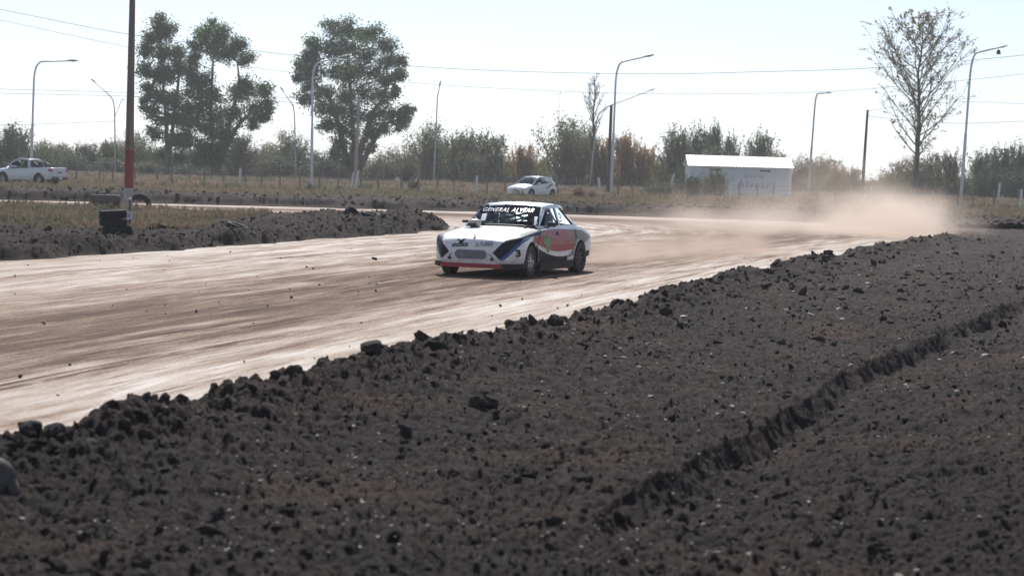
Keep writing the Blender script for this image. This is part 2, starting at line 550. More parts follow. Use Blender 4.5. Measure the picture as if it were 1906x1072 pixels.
class MB:
    """collects polygons and makes one mesh object"""
    def __init__(s):
        s.v, s.f, s.m = [], [], []

    def add(s, vs, fs, mi=0):
        o = len(s.v)
        s.v += [tuple(v) for v in vs]
        s.f += [tuple(i + o for i in f) for f in fs]
        s.m += [mi] * len(fs)

    def box(s, c, size, mi=0, rot=None, taper=1.0):
        x, y, z = (d / 2 for d in size)
        vs = [Vector((sx * x * (taper if sz > 0 else 1), sy * y * (taper if sz > 0 else 1), sz * z)) for sz in (-1, 1) for sy in (-1, 1) for sx in (-1, 1)]
        if rot is not None:
            vs = [rot @ v for v in vs]
        vs = [v + Vector(c) for v in vs]
        s.add(vs, [(0, 2, 3, 1), (4, 5, 7, 6), (0, 1, 5, 4), (2, 6, 7, 3), (0, 4, 6, 2), (1, 3, 7, 5)], mi)

    def tube(s, pts, rad, n=8, mi=0, cap=True, flat=None):
        pts = [Vector(p) for p in pts]
        if not isinstance(rad, (list, tuple)):
            rad = [rad] * len(pts)
        vs, fs = [], []
        a0 = None
        for i, p in enumerate(pts):
            d = (pts[min(i + 1, len(pts) - 1)] - pts[max(i - 1, 0)])
            d = d.normalized() if d.length > 1e-9 else Vector((0, 0, 1))
            if a0 is None:
                a0 = d.orthogonal().normalized()
            a = (a0 - d * a0.dot(d))
            a = a.normalized() if a.length > 1e-6 else d.orthogonal().normalized()
            a0 = a
            b = d.cross(a)
            for k in range(n):
                t = 2 * PI * k / n
                vs.append(p + (a * math.cos(t) + b * math.sin(t)) * rad[i])
        for i in range(len(pts) - 1):
            for k in range(n):
                fs.append((i * n + k, i * n + (k + 1) % n, (i + 1) * n + (k + 1) % n, (i + 1) * n + k))
        if cap:
            fs.append(tuple(range(n))[::-1])
            fs.append(tuple(range((len(pts) - 1) * n, len(pts) * n)))
        s.add(vs, fs, mi)

    def lathe(s, prof, n=24, axis='Z', c=(0, 0, 0), mi=0, closed=False):
        """prof: list of (r, h)"""
        vs, fs = [], []
        for (r, h) in prof:
            for k in range(n):
                t = 2 * PI * k / n
                a, b = r * math.cos(t), r * math.sin(t)
                p = {'Z': (a, b, h), 'X': (h, a, b), 'Y': (b, h, a)}[axis]
                vs.append(Vector(p) + Vector(c))
        np_ = len(prof)
        for i in range(np_ if closed else np_ - 1):
            j = (i + 1) % np_
            for k in range(n):
                fs.append((i * n + k, i * n + (k + 1) % n, j * n + (k + 1) % n, j * n + k))
        s.add(vs, fs, mi)

    def grid(s, P, mi=0):
        """P: rows of points"""
        nr, nc = len(P), len(P[0])
        s.add([p for r in P for p in r], [(i * nc + j, i * nc + j + 1, (i + 1) * nc + j + 1, (i + 1) * nc + j) for i in range(nr - 1) for j in range(nc - 1)], mi)

    def mesh(s, name, mats, smooth=False):
        me = bpy.data.meshes.new(name)
        me.from_pydata(s.v, [], s.f)
        for mt in (mats if isinstance(mats, (list, tuple)) else [mats]):
            me.materials.append(mt)
        if any(s.m):
            me.polygons.foreach_set('material_index', s.m)
        if smooth:
            me.polygons.foreach_set('use_smooth', [True] * len(s.f))
        me.update()
        return me

    def build(s, name, mats, parent=None, smooth=False, sharp=None, fix=True):
        me = s.mesh(name, mats, smooth)
        if fix:
            bm = bmesh.new()
            bm.from_mesh(me)
            bmesh.ops.recalc_face_normals(bm, faces=bm.faces)
            bm.to_mesh(me)
            bm.free()
        if sharp is not None:
            me.set_sharp_from_angle(angle=R(sharp))
        return link(name, me, parent)


def catmull(P, n):
    P = [np.asarray(p, float) for p in P]
    out = []
    for i in range(len(P) - 1):
        p0, p1, p2, p3 = P[max(i - 1, 0)], P[i], P[i + 1], P[min(i + 2, len(P) - 1)]
        for k in range(n):
            t = k / n
            out.append(.5 * ((2 * p1) + (p2 - p0) * t + (2 * p0 - 5 * p1 + 4 * p2 - p3) * t * t + (-p0 + 3 * p1 - 3 * p2 + p3) * t ** 3))
    out.append(P[-1])
    return np.array(out)


def seg_dist(X, Y, poly):
    """distance to polyline and signed side (+ = right of travel direction)"""
    best = np.full(X.shape, 1e9)
    side = np.zeros(X.shape)
    for (ax, ay), (bx, by) in zip(poly[:-1], poly[1:]):
        dx, dy = bx - ax, by - ay
        l2 = dx * dx + dy * dy + 1e-12
        t = np.clip(((X - ax) * dx + (Y - ay) * dy) / l2, 0, 1)
        qx, qy = X - (ax + t * dx), Y - (ay + t * dy)
        d = np.hypot(qx, qy)
        cr = dx * (Y - ay) - dy * (X - ax)
        u = d < best
        best = np.where(u, d, best)
        side = np.where(u, -np.sign(cr), side)
    return best, best * side


def smooth01(t):
    t = np.clip(t, 0, 1)
    return t * t * (3 - 2 * t)


# ------------------------------------------------------------------ the track and the ground
def xy(v):
    return (v.x, v.y)


CREST = .20
OUT = [(-12, -12), (-6.7, 3), xy(gnd(0, 815, CREST)), xy(gnd(330, 748, CREST)), xy(gnd(560, 692, CREST)), xy(gnd(820, 632, CREST)), xy(gnd(1080, 580, CREST)),
       xy(gnd(1400, 501, CREST)), xy(gnd(1600, 464, CREST)), xy(gnd(1745, 440, CREST))]
lastp = OUT[-1]
OUT += [(lastp[0] + 2.2, lastp[1] + 7.5), (lastp[0] - .5, 85.5), (lastp[0] - 7, 87.6), (-2, 88.2), (-12, 87.2), (-24, 85.4), (-60, 81), (-130, 74)]
INN = [(-27, -12), (-19, 3), (-14.6, 17), (-12.6, 22.5), (-11.3, 27), (-9.9, 31.5), xy(gnd(0, 490)),
       xy(gnd(400, 462)), xy(gnd(650, 443)), xy(gnd(815, 431)), xy(gnd(838, 423)), (-2.3, 66.0), (-3.4, 68.3), (-6, 70.2), (-12, 72.6), (-24, 75.2), (-60, 71), (-130, 64)]
NP = 14
oc = catmull(OUT, NP)
ic = catmull(INN, NP)
nac = 36
mid = (oc + ic) / 2
# the outer curve carries the arc length; dirt runs under both banks
ul = np.concatenate([[0], np.cumsum(np.hypot(*np.diff(mid, axis=0).T))])
V, UV = [], []
for i in range(len(oc)):
    dvec = ic[i] - oc[i]
    wd = np.linalg.norm(dvec)
    e = dvec / wd
    for k in range(nac + 1):
        t = k / nac
        p = oc[i] - e * 1.0 + (dvec + e * 1.6) * t
        V.append((p[0], p[1], .012))
        UV.append((ul[i], t * 12))
n1 = nac + 1
F = [(i * n1 + k, i * n1 + k + 1, (i + 1) * n1 + k + 1, (i + 1) * n1 + k) for i in range(len(oc) - 1) for k in range(nac)]
tr = link('dirt_track', np_mesh('dirt_track', V, F, M['track'], uv=UV))
tag(tr, None, kind='structure')

gx = np.array([-600, -300, -150, 150, 300, 600.0])
gy = np.array([-60, 0, 97, 103, 200, 300, 620.0])
GX, GY = np.meshgrid(gx, gy)
V = np.stack([GX.ravel(), GY.ravel(), np.where(GY.ravel() < 100, -.32, 0.0)], 1)
nc = len(gx)
F = [(i * nc + j, i * nc + j + 1, (i + 1) * nc + j + 1, (i + 1) * nc + j) for i in range(len(gy) - 1) for j in range(nc - 1)]
g = link('ground', np_mesh('ground', V, F, M['field']))
tag(g, None, kind='structure')

OUTD = catmull(OUT, 5)
near_out = OUTD[:5 * 10 + 1]
FUR = np.array([xy(gnd(2100, 500)), xy(gnd(1906, 563)), xy(gnd(1650, 682)), xy(gnd(1500, 762)), xy(gnd(1300, 880)), xy(gnd(1190, 945)), xy(gnd(1080, 1005))])
FURD = catmull([tuple(p) for p in FUR], 6)


def near_height(X, Y):
    """soil height right of the near edge; d > 0 is the verge side"""
    _, d = seg_dist(X, Y, OUTD)
    wob = .18 * rnoise(X, Y, .9, .4) + .12 * rnoise(X, Y, 2.6, 1.9)
    d = d + wob
    bump = .75 + .55 * rnoise(X, Y, 1.3, 2.2) * .6
    crest = np.where(d < 0, np.exp(-(d / .16) ** 2), np.exp(-(d / .75) ** 2)) * .17 * bump
    base = .045 * smooth01((d + .25) / .25)
    h = base + crest
    h += soil_noise(X, Y) * smooth01((d + .3) / .3) * (0.75 + .6 * np.exp(-(d / 1.0) ** 2))
    # the cut: a low scarp facing the verge's far side
    _, fd = seg_dist(X, Y, FURD)
    endw = smooth01((Y - 9.7) / 1.8)
    fdn = fd + .08 * rnoise(X, Y, .9, .2) + .035 * rnoise(X, Y, 4.1, .9) + .025 * rnoise(X, Y, 11, 1.2)
    step = np.where(fdn < 0, 0.0, 0.0)
    # right of travel (coming toward the camera) is the track side: high; left is the low side
    low = -fdn
    cut = smooth01(low / .13) * np.exp(-np.clip(low, 0, None) / 1.0) * (.135 + .045 * rnoise(X, Y, .8, 2.4))
    lip = np.exp(-(np.clip(fdn, 0, None) / .5) ** 2) * np.where(fdn > 0, .05, 0)
    h = h - cut * endw + lip * endw
    h = np.where(d < -.42, -.25, h)
    return h, d


def height_mesh(name, X, Y, H, keep, mat):
    nr, ncl = X.shape
    idx = np.arange(nr * ncl).reshape(nr, ncl)
    a, b, c, d = idx[:-1, :-1], idx[:-1, 1:], idx[1:, 1:], idx[1:, :-1]
    k = keep[:-1, :-1] | keep[:-1, 1:] | keep[1:, 1:] | keep[1:, :-1]
    F = np.stack([a[k], b[k], c[k], d[k]], 1)
    used = np.unique(F)
    remap = np.full(nr * ncl, -1)
    remap[used] = np.arange(len(used))
    V = np.stack([X.ravel(), Y.ravel(), H.ravel()], 1)[used]
    return np_mesh(name, V, remap[F], mat, smooth=False)


# near verge: a fan that is finer where the ground is close
angs = np.radians(np.linspace(-19.5, 20, 690))
dist = np.geomspace(6.8, 90.0, 1200)
A, D = np.meshgrid(angs, dist)
X, Y = np.sin(A) * D, np.cos(A) * D
H, dd = near_height(X, Y)
o = link('ploughed_verge', height_mesh('ploughed_verge', X, Y, H, (dd > -.42) & (Y < 80.5), M['soil']))
tag(o, None, kind='structure')


# infield
def pt_in(X, Y, poly):
    ins = np.zeros(X.shape, bool)
    n = len(poly)
    for i in range(n):
        x1, y1 = poly[i]
        x2, y2 = poly[(i + 1) % n]
        c = ((y1 > Y) != (y2 > Y)) & (X < (x2 - x1) * (Y - y1) / (y2 - y1 + 1e-12) + x1)
        ins ^= c
    return ins


INND = catmull(INN, 5)
apex = np.array(xy(gnd(770, 420)))


def infield_height(X, Y):
    dis, _ = seg_dist(X, Y, INND)
    ins = pt_in(X, Y, INND)
    d = np.where(ins, dis, -dis) + .25 * rnoise(X, Y, .7, .9) + .12 * rnoise(X, Y, 2.3, .2)
    near = smooth01((66 - Y) / 8)
    berm = (np.where(d < .55, smooth01(d / .55), np.exp(-((d - .55) / 1.0) ** 2))) * (.13 + .13 * near) * (.8 + .5 * rnoise(X, Y, .8, 1.4))
    h = .06 * smooth01(d / .4) + berm
    mnd = np.exp(-(((X + 4.6) / 2.6) ** 2 + ((Y - 61.5) / 5.0) ** 2))
    h += mnd * .42 * smooth01(d / 1.2) * (.85 + .4 * rnoise(X, Y, .6, .1))
    grassy = smooth01((-(X + 7.5)) / 2.5) * smooth01((Y - 50) / 4)
    h += soil_noise(X, Y) * smooth01(d / .3) * (1.5 - 1.1 * grassy)
    h = np.where(d < -.05, -.25, h)
    return h, d, grassy


xs = np.linspace(-30, -.6, 860)
ys = np.geomspace(33, 79.5, 470)
X, Y = np.meshgrid(xs, ys)
H, dd, gr = infield_height(X, Y)
o = link('infield_soil', height_mesh('infield_soil', X, Y, H, dd > -.1, M['soil2']))
tag(o, None, kind='structure')


# far bank of turned earth outside the far straight
def far_height(X, Y):
    dis, sd_ = seg_dist(X, Y, OUTD)
    d = sd_ + .5 * rnoise(X, Y, .3, .9) + .2 * rnoise(X, Y, 1.1, .2)
    fade = smooth01((15.5 + 2.5 * rnoise(X, Y, .12, .5) - d) / 2.5)
    h = (.06 * smooth01(d / .5) + .26 * np.exp(-((d - 1.2) / 1.0) ** 2) + .22 * np.exp(-((d - 8.5) / 3.5) ** 2)) * fade
    h += (soil_noise(X, Y) * 1.5 + .08) * smooth01(d / .5) * fade - .06 * (1 - fade)
    h = np.where(d < -.2, -.25, h)
    return h, d


xs = np.linspace(-45, 45, 760)
ys = np.concatenate([np.linspace(78, 90, 90), np.linspace(90.2, 108, 80)])
X, Y = np.meshgrid(xs, ys)
H, dd = far_height(X, Y)
o = link('far_bank_soil', height_mesh('far_bank_soil', X, Y, H, (dd > -.2) & (Y > 80.2 - 0 * X) | ((dd > -.2) & (X < 5)), M['soil']))
tag(o, None, kind='structure')


def ground_z(x, y):
    X, Y = np.array([[x]]), np.array([[y]])
    h, d = near_height(X, Y)
    if d[0, 0] > -.3 and y < 80:
        return float(h[0, 0])
    h, d, _ = infield_height(X, Y)
    if d[0, 0] > 0 and y < 80:
        return float(h[0, 0])
    if 78 < y < 108:
        h, d = far_height(X, Y)
        if d[0, 0] > 0:
            return max(0.0, float(h[0, 0]))
    return .012 if y < 95 else 0.0


# ------------------------------------------------------------------ scatter of uncountable small stuff
def scatter(name, protos, P, rot, scl, idx, label, cat):
    """points mesh + geometry nodes that put one of the small meshes at each point"""
    c = bpy.data.collections.new(name + '_shapes')
    for i, me in enumerate(protos):
        c.objects.link(bpy.data.objects.new('%s_%02d' % (me.name, i), me))
    me = bpy.data.meshes.new(name)
    n = len(P)
    me.vertices.add(n)
    me.vertices.foreach_set('co', np.asarray(P, np.float32).ravel())
    a = me.attributes.new('rot', 'FLOAT_VECTOR', 'POINT')
    a.data.foreach_set('vector', np.asarray(rot, np.float32).ravel())
    a = me.attributes.new('scl', 'FLOAT_VECTOR', 'POINT')
    a.data.foreach_set('vector', np.asarray(scl, np.float32).ravel())
    a = me.attributes.new('idx', 'INT', 'POINT')
    a.data.foreach_set('value', np.asarray(idx, np.int32))
    o = link(name, me)
    ng = bpy.data.node_groups.new(name, 'GeometryNodeTree')
    ng.interface.new_socket('Geometry', in_out='INPUT', socket_type='NodeSocketGeometry')
    ng.interface.new_socket('Geometry', in_out='OUTPUT', socket_type='NodeSocketGeometry')
    N, L = ng.nodes, ng.links
    gi, go = N.new('NodeGroupInput'), N.new('NodeGroupOutput')
    ci = N.new('GeometryNodeCollectionInfo')
    ci.inputs['Collection'].default_value = c
    ci.inputs['Separate Children'].default_value = True
    ci.inputs['Reset Children'].default_value = True
    ip = N.new('GeometryNodeInstanceOnPoints')
    ip.inputs['Pick Instance'].default_value = True

    def attr(nm, t):
        q = N.new('GeometryNodeInputNamedAttribute')
        q.data_type = t
        q.inputs['Name'].default_value = nm
        return q.outputs['Attribute']
    L.new(gi.outputs[0], ip.inputs['Points'])
    L.new(ci.outputs[0], ip.inputs['Instance'])
    L.new(attr('idx', 'INT'), ip.inputs['Instance Index'])
    L.new(attr('rot', 'FLOAT_VECTOR'), ip.inputs['Rotation'])
    L.new(attr('scl', 'FLOAT_VECTOR'), ip.inputs['Scale'])
    L.new(ip.outputs[0], go.inputs[0])
    md = o.modifiers.new('scatter', 'NODES')
    md.node_group = ng
    tag(o, label, cat, kind='stuff')
    return o


def clod_mesh(seed, mat, sub=2, flat=.75):
    r = random.Random(seed)
    bm = bmesh.new()
    bmesh.ops.create_icosphere(bm, subdivisions=sub, radius=.5)
    cuts = [(Vector((r.gauss(0, 1), r.gauss(0, 1), r.gauss(0, .8))).normalized(), r.uniform(.22, .42)) for _ in range(8)]
    kn = [(Vector((r.gauss(0, 1), r.gauss(0, 1), r.gauss(0, 1))).normalized(), r.uniform(-.2, .22)) for _ in range(14)]
    ax = (r.uniform(.75, 1.2), r.uniform(.75, 1.2), r.uniform(.6, .95) * flat / .75)
    for v in bm.verts:
        p = v.co.copy()
        for n, dd_ in cuts:
            k = p.dot(n) - dd_
            if k > 0:
                p -= n * k * .92
        q = p.normalized()
        for n, a in kn:
            p += q * a * .55 * max(0.0, q.dot(n) - .72) / .28
        p *= 1 + r.uniform(-.075, .075)
        v.co = Vector((p.x * ax[0], p.y * ax[1], p.z * ax[2]))
    me = bpy.data.meshes.new('clod')
    bm.to_mesh(me)
    bm.free()
    me.materials.append(mat)
    return me


def stick_mesh(L_=1.0, wd=.06, mat=None):
    b = MB()
    b.box((0, 0, 0), (L_, wd, wd * .5))
    return b.mesh('stalk', mat)


small = [clod_mesh(100 + i, M['clod'], 2) for i in range(6)]
n = 40000
r_ = rng.random(n)
dsel = 7.0 * (70 / 7.0) ** r_                      # denser where it is close
asel = np.radians(rng.uniform(-19, 20, n))
PX, PY = np.sin(asel) * dsel, np.cos(asel) * dsel
hh, dd = near_height(PX[None], PY[None])
hh, dd = hh[0], dd[0]
ok = dd > -.02
PX, PY, hh, dd, dsel = PX[ok], PY[ok], hh[ok], dd[ok], dsel[ok]
n = len(PX)
sz = np.exp(rng.normal(math.log(.021), .62, n)) * (1 + 1.0 * np.exp(-(dd / .8) ** 2))
sz = np.clip(sz, .010, .13) * np.clip(dsel / 20, .85, 1.9)
S = np.stack([sz * rng.uniform(.8, 1.3, n), sz * rng.uniform(.8, 1.3, n), sz * rng.uniform(.5, .85, n)], 1)
scatter('soil_crumbs', small, np.stack([PX, PY, hh + sz * .04], 1), rng.uniform(0, 6.28, (n, 3)) * np.array([.2, .2, 1]), S, rng.integers(0, 6, n),
        'dark crumbly lumps of soil strewn over the ploughed verge', 'soil')
# pale stones and straw bits on the verge
stones = [clod_mesh(200 + i, M['pale'], 1) for i in range(4)] + [stick_mesh(1, .07, M['straw']), stick_mesh(1, .11, M['straw'])]
n = 7000
dsel = 7.0 * (60 / 7.0) ** rng.random(n)
asel = np.radians(rng.uniform(-16, 17, n))
PX, PY = np.sin(asel) * dsel, np.cos(asel) * dsel
hh, dd = near_height(PX[None], PY[None])
hh, dd = hh[0], dd[0]
ok = (dd > .3) & (vnoise(PX * .8, PY * .8) > .45)
PX, PY, hh, dsel = PX[ok], PY[ok], hh[ok], dsel[ok]
n = len(PX)
ii = np.where(rng.random(n) < .85, rng.integers(0, 4, n), rng.integers(4, 6, n))
sz = np.where(ii < 4, np.exp(rng.normal(math.log(.018), .5, n)), rng.uniform(.02, .07, n)) * np.clip(dsel / 16, .8, 2.0)
S = np.stack([sz, sz * .8, sz * np.where(ii < 4, .5, .8)], 1)
scatter('stones_and_straw', stones, np.stack([PX, PY, hh + .012], 1), np.stack([rng.normal(0, .15, n), rng.normal(0, .15, n), rng.uniform(0, 6.28, n)], 1), S, ii,
        'pale pebbles and straw bits scattered on the ploughed verge', 'pebbles')
# crumbs thrown onto the track
n = 1500
PX = rng.uniform(-13, 9, n)
PY = rng.uniform(13, 50, n)
_, dd = seg_dist(PX, PY, OUTD)
_, di = seg_dist(PX, PY, INND)
ok = (dd < -.3) & (di > .2) & (np.abs(PX) < PY * .29)
PX, PY, dd = PX[ok], PY[ok], dd[ok]
keep = rng.random(len(PX)) < np.clip(.15 + np.exp(dd / .8) + .9 * np.exp(-((dd + 5.2) / .5) ** 2), 0, 1)
PX, PY = PX[keep], PY[keep]
n = len(PX)
sz = np.exp(rng.normal(math.log(.028), .45, n))
scatter('crumbs_on_track', small, np.stack([PX, PY, .012 + sz * .25], 1), rng.uniform(0, 6.28, (n, 3)), np.stack([sz, sz, sz * .8], 1), rng.integers(0, 6, n),
        'small dark crumbs of earth thrown onto the pale track', 'soil')
# clods on the infield bank
n = 17000
PX = rng.uniform(-22, -1, n)
PY = rng.uniform(34, 70, n)
hh, dd, gr = infield_height(PX[None], PY[None])
hh, dd, gr = hh[0], dd[0], gr[0]
ok = (dd > .1) & (gr < .5) & (rng.random(n) < .5 + .5 * np.exp(-(dd / 2) ** 2))
PX, PY, hh = PX[ok], PY[ok], hh[ok]
n = len(PX)
sz = np.clip(np.exp(rng.normal(math.log(.075), .45, n)), .03, .22)
bigs = [clod_mesh(300 + i, M['clod'], 2) for i in range(5)]
scatter('infield_lumps', bigs, np.stack([PX, PY, hh + sz * .02], 1), rng.uniform(0, 6.28, (n, 3)) * np.array([.2, .2, 1]), np.stack([sz * 1.2, sz * 1.2, sz * .75], 1), rng.integers(0, 5, n),
        'dark lumps of turned earth over the infield bank', 'soil')
n = 11000
PX = rng.uniform(-45, 48, n)
PY = rng.uniform(80, 104, n)
hh, dd = far_height(PX[None], PY[None])
hh, dd = hh[0], dd[0]
ok = (dd > .2) & (dd < 14)
PX, PY, hh = PX[ok], PY[ok], hh[ok]
n = len(PX)
sz = np.clip(np.exp(rng.normal(math.log(.12), .4, n)), .04, .28)
scatter('far_bank_lumps', small, np.stack([PX, PY, hh + sz * .1], 1), rng.uniform(0, 6.28, (n, 3)) * np.array([.2, .2, 1]), np.stack([sz, sz, sz * .8], 1), rng.integers(0, 6, n),
        'dark lumps of earth on the bank beyond the far straight', 'soil')


# ---- grass
def tuft_mesh(seed, mat, nb=14, h=1.0, spread=.5, wd=.035):
    r = random.Random(seed)
    V, F = [], []
    for i in range(nb):
        a = r.uniform(0, 6.28)
        bx, by = r.gauss(0, .12), r.gauss(0, .12)
        l = h * r.uniform(.5, 1.1)
        lean = r.uniform(.1, spread)
        tx, ty = bx + math.cos(a) * lean * l, by + math.sin(a) * lean * l
        b = a + 1.57 + r.uniform(-.5, .5)
        wx, wy = math.cos(b) * wd, math.sin(b) * wd
        k = len(V)
        mx_, my_ = bx + (tx - bx) * .35, by + (ty - by) * .35
        V += [(bx - wx, by - wy, 0), (bx + wx, by + wy, 0), (mx_ + wx * .8, my_ + wy * .8, l * .55), (mx_ - wx * .8, my_ - wy * .8, l * .55), (tx, ty, l * .95)]
        F += [(k, k + 1, k + 2, k + 3), (k + 3, k + 2, k + 4)]
    me = bpy.data.meshes.new('tuft')
    me.from_pydata(V, [], F)
    me.materials.append(mat)
    return me


tufts = [tuft_mesh(i, M['drygrass']) for i in range(4)] + [tuft_mesh(9, M['greengrass'], 16, .8, .6), tuft_mesh(10, M['pinkgrass'], 22, .9, .9)]


def grass(name, xr, yr, n, zfun, smin, smax, label, keepf=None, green=.12, pink=.06, wide=1.0):
    PX = rng.uniform(*xr, n)
    PY = rng.uniform(*yr, n)
    ok = (np.abs(PX) < PY * .30 + 2)
    if keepf is not None:
        ok &= keepf(PX, PY)
    PX, PY = PX[ok], PY[ok]
    n = len(PX)
    sz = rng.uniform(smin, smax, n) * (.5 + vnoise(PX * .35, PY * .35))
    gsel = vnoise(PX * .12 + 40, PY * .2 + 9)
    ii = rng.integers(0, 4, n)
    ii = np.where((gsel > .62) & (rng.random(n) < .5 + green), 4, ii)
    ii = np.where((gsel < .34) & (rng.random(n) < .25 + pink), 5, ii)
    ii = np.where(rng.random(n) < green * .5, 4, ii)
    scatter(name, tufts, np.stack([PX, PY, zfun(PX, PY)], 1), np.stack([np.zeros(n), np.zeros(n), rng.uniform(0, 6.28, n)], 1),
            np.stack([sz * wide, sz * wide, sz], 1), ii, label, 'grass')


grass('dry_grass_strip', (-42, 46), (101, 136), 15000, lambda x, y: np.zeros_like(x), .16, .38, 'dry tan grass strip between the far bank and the wire fence')
grass('dry_grass_field', (-75, 80), (136, 235), 20000, lambda x, y: np.zeros_like(x), .25, .6, 'dry grass and weeds on the field behind the wire fence', green=.3, wide=1.6)
grass('infield_grass', (-24, -7), (50, 78), 9000, lambda x, y: infield_height(x[None], y[None])[0][0], .10, .24, 'dry olive grass on the infield around the tyres',
      lambda x, y: (lambda q: (q[1][0] > .6) & (q[2][0] > .35))(infield_height(x[None], y[None])))


# ------------------------------------------------------------------ loose earth clods along the berm, each one an object
big = [clod_mesh(500 + i, M['clod'], 3) for i in range(10)]


def clod(x, y, z, s, label, group):
    o = link('earth_clod', big[rnd.randrange(10)])
    o.location = (x, y, z)
    o.rotation_euler = (rnd.uniform(-.4, .4), rnd.uniform(-.4, .4), rnd.uniform(0, 6.28))
    o.scale = (s * rnd.uniform(.85, 1.25), s * rnd.uniform(.85, 1.25), s * rnd.uniform(.7, 1.0))
    tag(o, label, 'clod', group)
    return o


cl = catmull([tuple(p) for p in OUT[2:10]], 40)
seg = np.concatenate([[0], np.cumsum(np.hypot(*np.diff(cl, axis=0).T))])
pos = 0.0
spots = []
while pos < seg[-1] and len(spots) < 175:
    t = np.interp(pos, seg, np.arange(len(cl)))
    i = int(min(t, len(cl) - 2))
    p = cl[i] + (cl[i + 1] - cl[i]) * (t - i)
    tg = cl[i + 1] - cl[i]
    tg = tg / np.linalg.norm(tg)
    nr = np.array([tg[1], -tg[0]])
    off = abs(rnd.gauss(0, .32)) - .12
    q = p + nr * off
    dist_ = math.hypot(*q)
    s = min(.26, max(.06, math.exp(rnd.gauss(math.log(.125), .42)))) * (1.0 + .35 * smooth01(np.array((dist_ - 20) / 40)))
    spots.append((q[0], q[1], float(s)))
    pos += rnd.expovariate(1.0) * (.12 + dist_ * .0068)
for (x, y, s) in spots:
    clod(x, y, ground_z(x, y) + s * .07, s, 'dark earth clod lying on the crest of the berm beside the pale track', 'earth clods along the berm')
for (px, py, s, lb) in [(902, 745, .26, 'broad dark clod lying alone on the ploughed verge below the berm'),
                        (965, 640, .30, 'big dark clod with a hollow on the slope of the berm'),
                        (690, 675, .24, 'rounded grey clod standing up from the berm'),
                        (825, 632, .17, 'small upright clod on top of the berm against the pale track'),
                        (215, 795, .30, 'large wedge shaped clod split in two on the berm'),
                        (185, 800, .28, 'large rough clod leaning on a wedge shaped one'),
                        (445, 775, .2, 'flat topped clod half sunk below the berm')]:
    p = gnd(px, py, .12)
    clod(p.x, p.y, ground_z(p.x, p.y) + s * .08, s, lb, None)
p = gnd(8, 915, .1)
o = link('pale_boulder', clod_mesh(900, M['pale'], 3))
o.data.polygons.foreach_set('use_smooth', [True] * len(o.data.polygons))
o.data.materials[0] = pmat('grey_boulder', (.06, .054, .05), (.10, .088, .08), 7, .9, .4)
o.location = (p.x - .03, p.y, ground_z(p.x, p.y) + .05)
o.scale = (.25, .24, .30)
tag(o, 'smooth pale grey boulder half buried in the soil by the berm', 'boulder')


# ------------------------------------------------------------------ cars
def loft(stations, nsub=6):
    """stations: (s, w, zb, zsh, zt, kind) ; kind 0 closed top, 1 cabin tub with floor at zt"""
    st = np.array([q[:5] for q in stations], float)
    P = []
    for i in range(len(st) - 1):
        p0, p1, p2, p3 = st[max(i - 1, 0)], st[i], st[i + 1], st[min(i + 2, len(st) - 1)]
        sharp = stations[i][5] != stations[i + 1][5]
        k = 1 if sharp else nsub
        for j in range(k):
            t = j / k
            if sharp:
                P.append((*(p1 + (p2 - p1) * t), stations[i][5]))
                continue
            m1 = (p2 - p0) * .5 if stations[max(i - 1, 0)][5] == stations[i][5] else (p2 - p1)
            m2 = (p3 - p1) * .5 if stations[min(i + 2, len(st) - 1)][5] == stations[i + 1][5] else (p2 - p1)
            a, b = 2 * t ** 3 - 3 * t * t + 1, t ** 3 - 2 * t * t + t
            c, d = -2 * t ** 3 + 3 * t * t, t ** 3 - t * t
            P.append((*(a * p1 + b * m1 + c * p2 + d * m2), stations[i][5]))
    P.append((*st[-1], stations[-1][5]))
    return P


def section(w_, zb, zsh, zt, kind):
    hgt = zsh - zb
    pr = [(0, zb), (w_ * .55, zb), (w_ * .9, zb + .005), (w_ * .97, zb + .06 * hgt), (w_ * .995, zb + .22 * hgt), (w_ * 1.0, zb + .45 * hgt), (w_ * .995, zb + .66 * hgt),
          (w_ * .99, zb + .82 * hgt), (w_ * .98, zb + .92 * hgt), (w_ * .96, zb + .98 * hgt), (w_ * .925, zsh)]
    if kind == 0:
        pr += [(w_ * .80, zsh + (zt - zsh) * .35), (w_ * .6, zsh + (zt - zsh) * .72), (w_ * .3, zsh + (zt - zsh) * .95), (0, zt)]
    else:
        pr += [(w_ * .86, zsh - .005), (w_ * .83, zsh - .06), (w_ * .8, zt), (0, zt)]
    return pr


